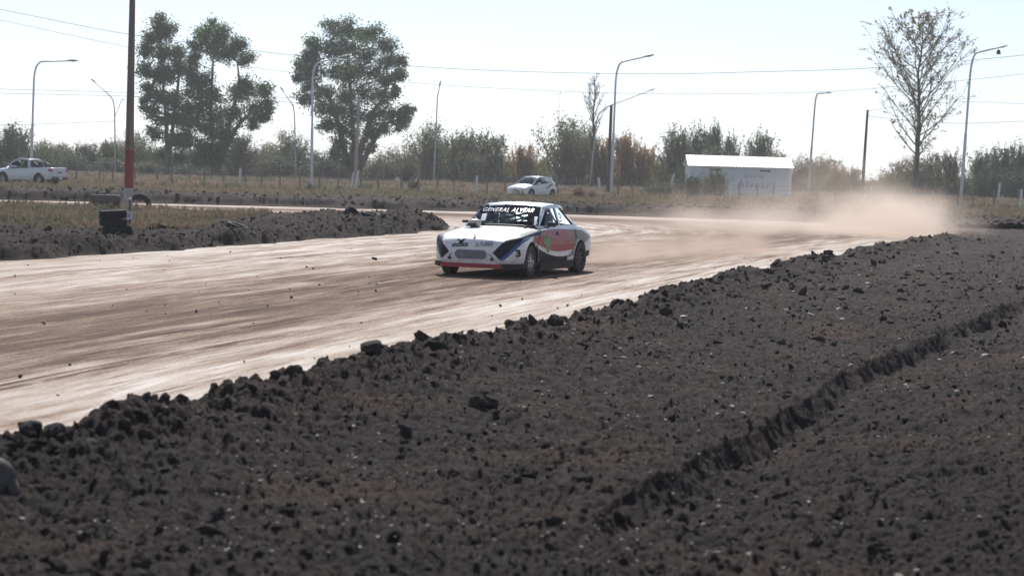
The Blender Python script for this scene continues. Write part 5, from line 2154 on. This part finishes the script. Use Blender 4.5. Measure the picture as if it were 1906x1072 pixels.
block(163, 222, 383, 393, 75.2, .6, 'concrete_dark', 'low dark concrete slab under the long block by the brown pole')
block(168, 223, 369, 383, 75.3, .5, 'concrete_dark', 'long rusty brown concrete block lying on the low slab', .25)
block(226, 244, 369, 391, 75.0, .4, 'concrete', 'grey square concrete block at the foot of the tall brown pole')

# ------------------------------------------------------------------ trees
def leaf_quads(C, size, rs, droop=.3, aspect=.5):
    """C (n,3) centres -> verts, faces of small leaf shaped quads"""
    n = len(C)
    a = rs.uniform(0, 2 * PI, n)
    el = rs.normal(-droop, .6, n)
    d = np.stack([np.cos(a) * np.cos(el), np.sin(a) * np.cos(el), np.sin(el)], 1)
    u = rs.normal(size=(n, 3))
    s = np.cross(d, u)
    s /= np.linalg.norm(s, axis=1)[:, None] + 1e-9
    L = (size * rs.uniform(.6, 1.35, n))[:, None]
    W = L * aspect
    V = np.empty((n, 4, 3))
    V[:, 0] = C - d * L * .5
    V[:, 1] = C + s * W * .5 - d * L * .05
    V[:, 2] = C + d * L * .5
    V[:, 3] = C - s * W * .5 - d * L * .05
    F = np.arange(n * 4).reshape(n, 4)
    return V.reshape(-1, 3), F


def limb(b, p0, p1, r0, r1, sag=.0, n=5, n_sides=6, rr=rnd):
    p0, p1 = Vector(p0), Vector(p1)
    off = Vector((rr.gauss(0, .06), rr.gauss(0, .06), rr.gauss(0, .03) + sag)) * (p1 - p0).length
    pts = []
    for k in range(n + 1):
        t = k / n
        pts.append(p0.lerp(p1, t) + off * (4 * t * (1 - t)))
    b.tube(pts, [r0 + (r1 - r0) * k / n for k in range(n + 1)], n_sides)
    return pts


def clump_tree(name, label, depth, base_px, trunks, clumps, per, size, leafm, barkm, seed, spread=.9, r_tr=.35):
    """trunks: lists of photo pixels; clumps: (px, py, radius px). Crown gets real depth, about as deep as it is wide."""
    rs = np.random.default_rng(seed)
    rr = random.Random(seed)
    B0_ = base_at(base_px[0], base_px[1], depth)
    root = empty(name, B0_)
    tag(root, label, 'tree')
    k = depth / FPX
    b = MB()
    nodes = []
    for tr_ in trunks:
        pts = [at(x, y, depth) - B0_ for x, y in tr_]
        pts[0].z = min(pts[0].z, 0) - .1
        dy0 = rr.uniform(-1.2, 1.2) * 0
        for i, p in enumerate(pts):
            p.y += dy0 + (rr.gauss(0, .5) if i else 0)
        c = [Vector(q) for q in catmull([tuple(p) for p in pts], 5)]
        n_ = len(c)
        b.tube(c, [r_tr * (1 - .82 * i / (n_ - 1)) for i in range(n_)], 9)
        nodes += [(q, r_tr * (1 - .82 * i / (n_ - 1))) for i, q in enumerate(c)]
    xs_ = [c[0] for c in clumps]
    cxm, hwm = (min(xs_) + max(xs_)) / 2, (max(xs_) - min(xs_)) / 2
    C = []
    for (x, y, r) in clumps:
        p = at(x, y, depth) - B0_
        R_ = r * k
        maxdy = max(.3, math.sqrt(max(0.05, 1 - ((x - cxm) / (hwm + 1)) ** 2)) * hwm * k * .75)
        p.y += rr.uniform(-1, 1) * maxdy
        # limb from a trunk node below
        cand = [q for q in nodes if q[0].z < p.z - .1] or nodes
        q, qr = min(cand, key=lambda q: (q[0] - p).length + .6 * abs(q[0].z - (p.z - 1.2)))
        pts = limb(b, q, p, min(qr * .5, .085), .02, .05, rr=rr)
        nsub = max(6, int(11 * (r / 26)))
        for j in range(nsub):
            v = rs.normal(size=3)
            v /= np.linalg.norm(v)
            sc = p + Vector(v * R_ * spread * rs.uniform(.25, .95) * np.array([1, 1, .85]))
            limb(b, pts[-2 if j % 2 else -1], sc, .022, .008, .03, 3, 4, rr)
            ns = int(per * (r / 26) ** 1.2 / nsub * 10 * rs.uniform(.6, 1.4))
            rad = R_ * rs.uniform(.34, .62)
            cc = rs.normal(size=(ns, 3)) * rad * np.array([.62, .62, .52]) + np.array(sc)
            C.append(cc)
        nf = int(per * (r / 26) ** 1.2 * 2.0)
        C.append(rs.normal(size=(nf, 3)) * R_ * np.array([.46, .46, .42]) + np.array(p))
    b.build('trunk', M[barkm], root, smooth=True, fix=False)
    V, F = leaf_quads(np.concatenate(C), size, rs)
    link('crown', np_mesh('crown', V, F, M[leafm]), root)
    return root


# three stems of the left eucalyptus group stand as two trees
clump_tree('eucalyptus_tree', 'tall slim eucalyptus with a wispy crown behind the tall brown pole', 222, (312, 325),
           [[(312, 326), (311, 250), (306, 160), (298, 70)], [(311, 240), (330, 170), (335, 110)]],
           [(298, 45, 22), (285, 70, 24), (312, 62, 22), (275, 95, 20), (300, 100, 26), (325, 95, 22), (268, 130, 18), (290, 140, 24), (318, 140, 24), (336, 125, 20),
            (272, 165, 18), (300, 180, 22), (325, 185, 24), (285, 205, 20), (310, 225, 24), (335, 225, 22), (290, 250, 18), (318, 265, 22), (340, 262, 20), (270, 185, 14), (300, 285, 16), (330, 295, 16)],
           125, .29, 'euc', 'bark', 21, r_tr=.30)
clump_tree('eucalyptus_tree', 'broad eucalyptus with a leaning limb over the bushes beside the slim one', 226, (395, 327),
           [[(398, 328), (396, 270), (392, 200), (395, 130), (398, 70)], [(396, 260), (430, 220), (445, 160), (440, 110)], [(397, 275), (440, 240), (475, 205), (495, 180)]],
           [(375, 60, 22), (395, 50, 22), (418, 70, 24), (445, 85, 22), (452, 110, 18), (370, 85, 22), (395, 88, 26), (360, 115, 22), (428, 98, 24), (355, 140, 20), (385, 150, 26), (365, 170, 26),
            (400, 180, 24), (375, 200, 26), (350, 205, 22), (410, 215, 26), (440, 175, 24), (465, 165, 24), (490, 170, 22), (500, 195, 18), (470, 200, 24), (445, 215, 24), (365, 235, 26), (395, 245, 28),
            (425, 250, 26), (350, 262, 22), (380, 275, 26), (410, 280, 26), (440, 270, 18), (465, 230, 18), (490, 220, 14), (400, 300, 22), (370, 300, 20)],
           125, .29, 'euc', 'bark', 22, r_tr=.33)
clump_tree('eucalyptus_tree', 'big round eucalyptus with an even dome of dark foliage', 232, (655, 333),
           [[(655, 336), (658, 280), (655, 220), (650, 140), (640, 70)], [(657, 260), (690, 220), (715, 180), (720, 130)], [(657, 250), (620, 200), (590, 160), (572, 130)], [(658, 270), (710, 240), (750, 222)]],
           [(620, 55, 20), (645, 58, 24), (672, 62, 22), (695, 62, 22), (715, 85, 22), (590, 85, 20), (585, 105, 22), (615, 90, 26), (650, 95, 28), (685, 100, 26), (720, 115, 22), (740, 110, 16), (565, 125, 20), (590, 135, 24),
            (620, 130, 26), (655, 135, 28), (690, 140, 26), (722, 148, 22), (742, 140, 16), (555, 145, 14), (575, 160, 22), (605, 170, 24), (640, 175, 26), (678, 178, 26), (712, 180, 24), (735, 172, 14), (570, 185, 18), (600, 200, 22), (630, 210, 22),
            (660, 215, 24), (695, 215, 24), (725, 215, 20), (752, 215, 20), (760, 205, 14), (745, 232, 16), (615, 235, 20), (650, 245, 24), (690, 248, 20), (718, 242, 16), (635, 270, 22), (665, 275, 20), (620, 285, 18), (690, 275, 14), (655, 300, 18)],
           128, .29, 'euc', 'bark', 23, r_tr=.40)


def branchy_tree(name, label, base, hgt, half_w, seed, leafm, nleaf, leafsize, bark, r0, nprim=34, low=.2, up=.9, lean=0.0, nsec=9):
    """upright tree with ascending branches, twigs and sparse leaves"""
    rr = random.Random(seed)
    rs = np.random.default_rng(seed)
    root = empty(name, base)
    tag(root, label, 'tree')
    b = MB()
    tp = [Vector((rr.gauss(0, .08) + lean * t * hgt, rr.gauss(0, .08), hgt * t - .1 * (t == 0))) for t in [k / 10 for k in range(11)]]
    b.tube(tp, [r0 * (1 - .93 * (k / 10)) for k in range(11)], 9)
    tips = []
    for i in range(nprim):
        t = low + (.97 - low) * (i + rr.random()) / nprim
        k = min(9, int(t * 10))
        p = tp[k].lerp(tp[k + 1], t * 10 - k)
        a = i * 2.4 + rr.uniform(-.4, .4)
        rel = (t - low) / (1 - low)
        env = half_w * (min(1, .45 + 1.6 * rel) if rel < .3 else (1 - rel) ** .75 * 1.25 + .06)
        L = env * rr.uniform(.75, 1.15) * 1.25
        d = Vector((math.cos(a), math.sin(a), up * rr.uniform(.8, 1.4)))
        d.normalize()
        e = p + d * L + Vector((0, 0, L * .12))
        pts = limb(b, p, e, r0 * .32 * (1 - .6 * t), .016, -.05, 6, 5, rr)
        for j in range(nsec):
            u = rr.uniform(.25, 1)
            q = pts[min(6, int(u * 6))]
            dd_ = (d + Vector((rr.gauss(0, .55), rr.gauss(0, .55), rr.gauss(.15, .35)))).normalized()
            l2 = L * rr.uniform(.18, .42)
            e2 = q + dd_ * l2
            pp = limb(b, q, e2, .024, .010, 0, 3, 4, rr)
            tips += [(pp[1], e2)]
            if nsec > 5:
                for _ in range(2):
                    d3 = (dd_ + Vector((rr.gauss(0, .7), rr.gauss(0, .7), rr.gauss(.1, .4)))).normalized()
                    e3 = pp[2] + d3 * l2 * .5
                    b.tube([pp[2], e3], [.013, .008], 4, cap=False)
                    tips += [(pp[2], e3)]
    b.build('trunk', M[bark], root, smooth=True, fix=False)
    if nleaf:
        sel = rs.integers(0, len(tips), nleaf)
        tt = rs.uniform(.2, 1.05, nleaf)
        A_ = np.array([tuple(tips[i][0]) for i in sel])
        E_ = np.array([tuple(tips[i][1]) for i in sel])
        C = A_ + (E_ - A_) * tt[:, None] + rs.normal(size=(nleaf, 3)) * .07
        V, F = leaf_quads(C, leafsize, rs, .5, .75)
        link('crown', np_mesh('crown', V, F, M[leafm]), root)
    return root


branchy_tree('sparse_poplar', 'tall poplar with few yellow leaves standing behind the dust cloud', base_at(1704, 372, 200), 18.2, 6.6, 31, 'yellow', 4600, .20, 'bark_dark', .32, 46, .22, 1.0, 0, 12)
branchy_tree('bare_poplar', 'leafless slim poplar rising out of the grey bush', base_at(1100, 352, 222), 12.6, 2.6, 32, 'bush_pale', 160, .14, 'bark_dark', .26, 26, .3, 1.9, 0, 7)


# ---- bushes: a few shapes, each with stems and a leafy crown, then copies
def bush_proto(seed, nst, nleaf, size, shape, droop=.1, open_=.0):
    """unit bush: height 1, half width about .6 ; shape 'round', 'plume' or 'spread'"""
    rs = np.random.default_rng(seed)
    rr = random.Random(seed)
    b = MB()
    C = []
    for i in range(nst):
        a = rr.uniform(0, 6.28)
        if shape == 'plume':
            tilt = abs(rr.gauss(0, .22))
            L = rr.uniform(.65, 1.05)
        elif shape == 'spread':
            tilt = rr.uniform(.15, 1.05)
            L = rr.uniform(.7, 1.02) * (1.0 - .12 * tilt)
        else:
            tilt = rr.uniform(.0, 1.1)
            L = rr.uniform(.6, .95)
        d = Vector((math.cos(a) * math.sin(tilt), math.sin(a) * math.sin(tilt), math.cos(tilt)))
        p0 = Vector((rr.gauss(0, .04 if shape == 'spread' else .16), rr.gauss(0, .04 if shape == 'spread' else .16), 0))
        e = p0 + d * L
        if shape != 'spread':
            e.z = max(.12, e.z)
        off = Vector((rr.gauss(0, .05), rr.gauss(0, .05), .06))
        pts = []
        for k in range(6):
            t = k / 5
            pts.append(p0.lerp(e, t) + off * 4 * t * (1 - t))
        b.tube(pts, [.017 if shape == 'spread' else .009, .012, .009, .006, .004, .002], 5 if shape == 'spread' else 4, cap=False)
        m_ = max(3, nleaf // nst)
        ntw = 6
        for j in range(ntw):
            u = rr.uniform(.35 + open_ * .3, 1.0) if shape == 'spread' else rr.uniform(.12, 1.0)
            q = pts[min(4, int(u * 5))].lerp(pts[min(5, int(u * 5) + 1)], u * 5 - min(4, int(u * 5)))
            dd_ = (d * (1.2 if shape == 'plume' else .7) + Vector((rr.gauss(0, .6), rr.gauss(0, .6), rr.gauss(.15, .45)))).normalized()
            l2 = rr.uniform(.10, .24)
            e2 = q + dd_ * l2
            b.tube([q, e2], [.004, .002], 3, cap=False)
            tt = rs.uniform(0, 1.1, m_ // ntw)
            C.append(np.array(q) + (np.array(e2) - np.array(q)) * tt[:, None] + rs.normal(size=(m_ // ntw, 3)) * .032 * (1.5 if shape != 'plume' else .8))
    C = np.concatenate(C)
    C[:, 2] = np.abs(C[:, 2])
    V, F = leaf_quads(C, size, rs, droop, .45)
    return b.mesh('stems', M['bark_dark'], True), (V, F)


PROTO = {}


def proto(key, matname):
    kk = (key, matname)
    if kk in PROTO:
        return PROTO[kk]
    spec = {'round0': (51, 75, 6200, .050, 'round'), 'round1': (52, 85, 6800, .046, 'round'), 'round2': (53, 65, 5600, .05, 'round'),
            'plume0': (54, 70, 6200, .055, 'plume'), 'plume1': (55, 60, 5200, .055, 'plume'),
            'spread0': (56, 44, 4600, .040, 'spread'), 'spread1': (57, 50, 5200, .042, 'spread')}[key]
    if key not in PROTO:
        PROTO[key] = bush_proto(*spec)
    st_, (V, F) = PROTO[key]
    PROTO[kk] = (st_, np_mesh('crown', V, F, M[matname]))
    return PROTO[kk]


def bush(px, top_y, depth, width_px, key, matname, label, group, cat='bush', hmul=1.0):
    base = base_at(px, 340, depth)
    hgt = max(.5, at(px, top_y, depth).z) * hmul
    wd = width_px / FPX * depth
    st_, cr_ = proto(key, matname)
    root = empty('tree' if cat == 'tree' else 'bush', base, rnd.uniform(0, 6.28))
    tag(root, label, cat, group)
    sx = wd / 1.35
    s_ = (sx * rnd.uniform(.92, 1.08), sx * rnd.uniform(.92, 1.08), hgt * rnd.uniform(.95, 1.03))
    for nm, me in (('trunk', st_), ('crown', cr_)):
        o = link(nm, me, root)
        o.scale = s_
    return root


G1 = 'bushes of the thicket behind the fence'
LB = {'bush': 'grey green bush in the thicket behind the wire fence', 'bush_dark': 'dark green bush in the thicket behind the wire fence', 'bush_pale': 'pale olive bush in the thicket behind the wire fence',
      'bush_orange': 'orange autumn bush in the thicket behind the wire fence', 'bush_brown': 'yellow brown bush in the thicket around the sparse poplar'}


def bs(px, top, dp, wd, key, mt, label=None, cat='bush'):
    return bush(px, top, dp, wd, key, mt, label or LB[mt], None if label else G1 + ', ' + mt.replace('bush_', '').replace('bush', 'grey green'), cat)


# left end
bs(-10, 226, 236, 110, 'round0', 'bush_dark')
bs(30, 240, 238, 90, 'plume0', 'bush_dark')
bs(85, 258, 240, 95, 'round1', 'bush')
bs(120, 262, 246, 80, 'round2', 'bush')
bs(165, 270, 242, 90, 'plume1', 'bush_pale')
bs(205, 268, 238, 70, 'plume0', 'bush')
bs(250, 236, 242, 80, 'round1', 'bush')
bs(225, 255, 250, 80, 'spread0', 'bush')
bs(60, 272, 226, 70, 'round0', 'bush_dark')
bs(140, 285, 226, 80, 'round2', 'bush_dark')
bs(215, 288, 228, 90, 'round0', 'bush_dark')
bs(280, 262, 246, 90, 'round0', 'bush_dark')
bs(275, 298, 226, 70, 'round2', 'bush')
bs(345, 270, 246, 110, 'round1', 'bush_dark')
bs(350, 300, 232, 70, 'round0', 'bush_dark')
bs(425, 275, 246, 110, 'round2', 'bush_dark')
bs(445, 250, 228, 120, 'spread1', 'bush_pale', 'pale olive tree with a crooked leaning trunk under the broad eucalyptus', 'tree')
bs(400, 308, 228, 60, 'round2', 'bush_pale')
bs(500, 262, 244, 110, 'spread0', 'bush')
bs(540, 238, 240, 110, 'spread1', 'bush')
bs(520, 282, 232, 100, 'round0', 'bush_dark')
bs(575, 270, 246, 120, 'round1', 'bush_dark')
bs(600, 285, 240, 90, 'round2', 'bush_dark')
bs(640, 296, 240, 90, 'round0', 'bush_dark')
bs(705, 285, 242, 90, 'round1', 'bush')
bs(720, 300, 232, 60, 'round2', 'bush_dark')
bs(755, 262, 244, 100, 'spread0', 'bush')
bs(795, 228, 238, 120, 'spread1', 'bush', 'grey green thorn tree with dark spreading limbs next to the slim lamp post', 'tree')
bs(755, 288, 195, 70, 'spread0', 'bush_pale', 'small pale rounded tree standing alone on the grass before the thicket', 'tree')
bs(830, 258, 246, 100, 'plume0', 'bush_dark')
bs(868, 248, 238, 100, 'plume0', 'bush')
bs(905, 252, 236, 110, 'plume1', 'bush')
bs(880, 290, 226, 70, 'plume1', 'bush_pale')
bs(845, 300, 236, 80, 'round0', 'bush_dark')
bs(940, 280, 246, 100, 'round2', 'bush')
bs(975, 276, 228, 80, 'plume1', 'bush_orange')
bs(1010, 290, 246, 80, 'round2', 'bush')
bs(985, 302, 236, 80, 'round1', 'bush')
bs(1050, 206, 226, 150, 'spread0', 'bush', 'grey half bare thorn tree spreading behind the hatchback', 'tree')
bs(1075, 228, 230, 120, 'spread1', 'bush')
bs(1060, 300, 240, 90, 'round0', 'bush_dark')
bs(1118, 268, 228, 60, 'plume0', 'bush_orange')
bs(1115, 285, 250, 80, 'plume1', 'bush_brown', 'yellow brown bush behind the dark utility pole')
bs(1168, 256, 228, 64, 'plume0', 'bush_orange')
bs(1150, 262, 252, 70, 'plume1', 'bush_brown', 'yellow green bush among the orange ones')
bs(1195, 274, 226, 56, 'plume1', 'bush_orange')
bs(1205, 290, 252, 70, 'plume0', 'bush_brown', 'olive brown bush between the orange bushes and the shed thicket')
bs(1130, 300, 240, 90, 'round2', 'bush_dark')
bs(1180, 305, 238, 90, 'round0', 'bush')
bs(1255, 250, 240, 100, 'plume0', 'bush')
bs(1230, 285, 244, 70, 'round1', 'bush')
bs(1300, 246, 244, 90, 'plume1', 'bush_dark')
bs(1327, 236, 240, 44, 'plume0', 'bush_dark')
bs(1360, 256, 240, 56, 'plume1', 'bush_dark')
bs(1335, 268, 236, 100, 'round1', 'bush')
bs(1410, 254, 240, 80, 'plume0', 'bush')
bs(1440, 268, 244, 80, 'round1', 'bush')
bs(1400, 280, 236, 90, 'round2', 'bush_dark')
bs(1270, 300, 210, 60, 'round0', 'bush_dark')
bs(1330, 312, 158, 70, 'round1', 'bush', 'leafy green bush growing against the left end of the shed')
bs(1285, 322, 155, 60, 'round2', 'bush_dark', 'dark low bush at the corner of the shed')
bs(1235, 333, 152, 70, 'round0', 'bush_pale', 'bright green weeds at the foot of the leaning white post')
bs(1495, 288, 240, 90, 'round1', 'bush_brown')
bs(1530, 300, 244, 80, 'plume0', 'bush')
bs(1560, 312, 226, 50, 'plume1', 'bush_orange')
bs(1586, 318, 226, 50, 'plume0', 'bush_orange')
bs(1545, 326, 236, 90, 'round2', 'bush')
bs(1625, 330, 240, 90, 'round0', 'bush_pale')
bs(1600, 335, 226, 80, 'round1', 'bush')
bs(1680, 290, 228, 90, 'round1', 'bush_brown')
bs(1725, 272, 224, 90, 'round0', 'bush_brown')
bs(1765, 290, 226, 70, 'plume1', 'bush_brown')
bs(1660, 318, 216, 70, 'round2', 'bush')
bs(1720, 310, 214, 90, 'round2', 'bush_dark')
bs(1780, 310, 230, 60, 'round0', 'bush')
bs(1825, 286, 232, 80, 'plume0', 'bush_dark')
bs(1860, 280, 230, 80, 'plume1', 'bush_dark')
bs(1895, 278, 232, 80, 'plume0', 'bush_dark')
bs(1935, 276, 232, 90, 'round0', 'bush_dark')
bs(1840, 312, 216, 90, 'round1', 'bush_dark')
bs(1895, 312, 214, 90, 'round2', 'bush_dark')
for px, tp_, dp in ((30, 262, 262), (180, 282, 262), (320, 278, 264), (470, 282, 264), (640, 288, 264), (800, 286, 266), (960, 294, 266), (1110, 298, 268), (1240, 300, 268), (1500, 312, 268), (1640, 336, 268), (1800, 322, 262)):
    bs(px, tp_, dp, 190, 'round' + str(px % 3), 'bush_dark' if px % 20 else 'bush')
# small bushes on the grass
for (px, ty, dp, wd, key, mt, lb) in ((682, 338, 150, 34, 'round0', 'bush_pale', 'little bright green weed bush beside the white stakes'),
                                      (770, 338, 148, 36, 'plume1', 'bush_pale', 'little green weed tuft with a dark stick below the small pale tree'),
                                      (580, 347, 146, 36, 'round1', 'bush', 'low green weeds round the foot of the thick armed lamp post'),
                                      (632, 348, 139, 24, 'round2', 'bush_pale', 'low pale mound of weeds between lamp post and stakes')):
    bush(px, ty, dp, wd, key, mt, lb, None, 'bush')
# dry tumbleweeds
tw = []
for (px, ty, dp, wd, lb) in ((1310, 366, 137, 34, 'round pinkish dry tumbleweed on the grass before the shed'), (150, 334, 137, 30, 'pinkish dry weed ball on the verge behind the pickup'),
                             (307, 333, 140, 22, 'pale dry weed ball caught under the fence near the brown pole'), (1078, 345, 138, 34, 'feathery dry weed in front of the white lamp post by the hatchback'),
                             (1103, 352, 136, 26, 'low dry weed at the foot of the bent white post'), (1872, 372, 140, 34, 'dry weed ball beside the crooked end post of the fence')):
    M_ = 'pinkgrass'
    bush(px, ty, dp, wd, 'round' + str(px % 3), M_, lb, None, 'weed')


# ------------------------------------------------------------------ dust thrown up in the bend
def dust(name, label, c, half, rz, dens, blobs, nscale=.6, col_=(.88, .79, .71)):
    """closed box filled with soft noisy dust; blobs are (x, y, z, rx, ry, rz, weight) in metres from the box centre"""
    b = MB()
    b.box((0, 0, 0), tuple(2 * h for h in half))
    mt = bpy.data.materials.new(name)
    mt.use_nodes = True
    N, L = mt.node_tree.nodes, mt.node_tree.links
    N.remove(N['Principled BSDF'])
    pv = N.new('ShaderNodeVolumePrincipled')
    pv.inputs['Color'].default_value = (*col_, 1)
    pv.inputs['Anisotropy'].default_value = .25
    L.new(pv.outputs[0], N['Material Output'].inputs['Volume'])
    tc = N.new('ShaderNodeTexCoord')

    def mth(op, a, b_=None, clamp=False):
        q = N.new('ShaderNodeMath')
        q.operation = op
        q.use_clamp = clamp
        for i, v in enumerate((a, b_)):
            if v is None:
                continue
            if isinstance(v, (int, float)):
                q.inputs[i].default_value = v
            else:
                L.new(v, q.inputs[i])
        return q.outputs[0]
    acc = None
    for (x, y, z, rx, ry, rz_, wt) in blobs:
        mp = N.new('ShaderNodeMapping')
        mp.vector_type = 'POINT'
        mp.inputs['Scale'].default_value = (1 / rx, 1 / ry, 1 / rz_)
        mp.inputs['Location'].default_value = (-x / rx, -y / ry, -z / rz_)
        L.new(tc.outputs['Object'], mp.inputs[0])
        ln = N.new('ShaderNodeVectorMath')
        ln.operation = 'LENGTH'
        L.new(mp.outputs[0], ln.inputs[0])
        f = mth('SUBTRACT', 1.0, ln.outputs['Value'], True)
        f = mth('MULTIPLY', mth('MULTIPLY', f, f), wt)
        acc = f if acc is None else mth('ADD', acc, f)
    n_ = N.new('ShaderNodeTexNoise')
    n_.inputs['Scale'].default_value = nscale
    n_.inputs['Detail'].default_value = 4
    L.new(tc.outputs['Object'], n_.inputs['Vector'])
    nz = mth('MULTIPLY', mth('SUBTRACT', n_.outputs['Fac'], .38, True), 6.5)
    L.new(mth('MULTIPLY', mth('MULTIPLY', acc, nz), dens), pv.inputs['Density'])
    o = b.build(name, mt)
    o.location = c
    o.rotation_euler = (0, 0, rz)
    tag(o, label, 'dust', kind='stuff')
    return o


dust('dust_cloud', 'tan dust cloud hanging over the bend behind the race car', (10.5, 71, 1.95), (8.5, 11, 2.0), 0, .48,
     [(-2.0, -3, -1.7, 7.0, 9, .9, .7), (2.4, -2, -1.6, 3.8, 8, 1.6, 2.0), (3.0, 1, -1.3, 3.2, 6, 1.6, .8), (-.5, 3, -1.2, 7.0, 7, 1.5, .3), (1.2, 2, -.2, 4.5, 6, 1.8, .2)], .6, (.82, .70, .60))
dust('wheel_dust', 'low brown dust trailing from the rear wheel of the race car', (3.9, 46.0, .62), (2.8, 7.2, .62), R(-22), 1.4,
     [(-.2, -4.2, -.5, 1.2, 2.2, .45, 1.1), (0, -1, -.45, 1.9, 4.5, .6, .6), (.4, 2.5, -.4, 2.1, 4.0, .8, .5)], 1.4, (.72, .58, .48))


# ------------------------------------------------------------------ dusty air of the whole place, added also to lift shadows like lens veil
b = MB()
b.box((0, 285, 11.3), (1240, 700, 26.6))
mt = bpy.data.materials.new('haze')
mt.use_nodes = True
N, L = mt.node_tree.nodes, mt.node_tree.links
N.remove(N['Principled BSDF'])
pv = N.new('ShaderNodeVolumePrincipled')
pv.inputs['Color'].default_value = (.93, .95, .97, 1)
pv.inputs['Density'].default_value = .00032
pv.inputs['Anisotropy'].default_value = .3
L.new(pv.outputs[0], N['Material Output'].inputs['Volume'])
o = b.build('haze', mt)
tag(o, 'thin pale haze in the air over the whole field', 'haze', kind='stuff')
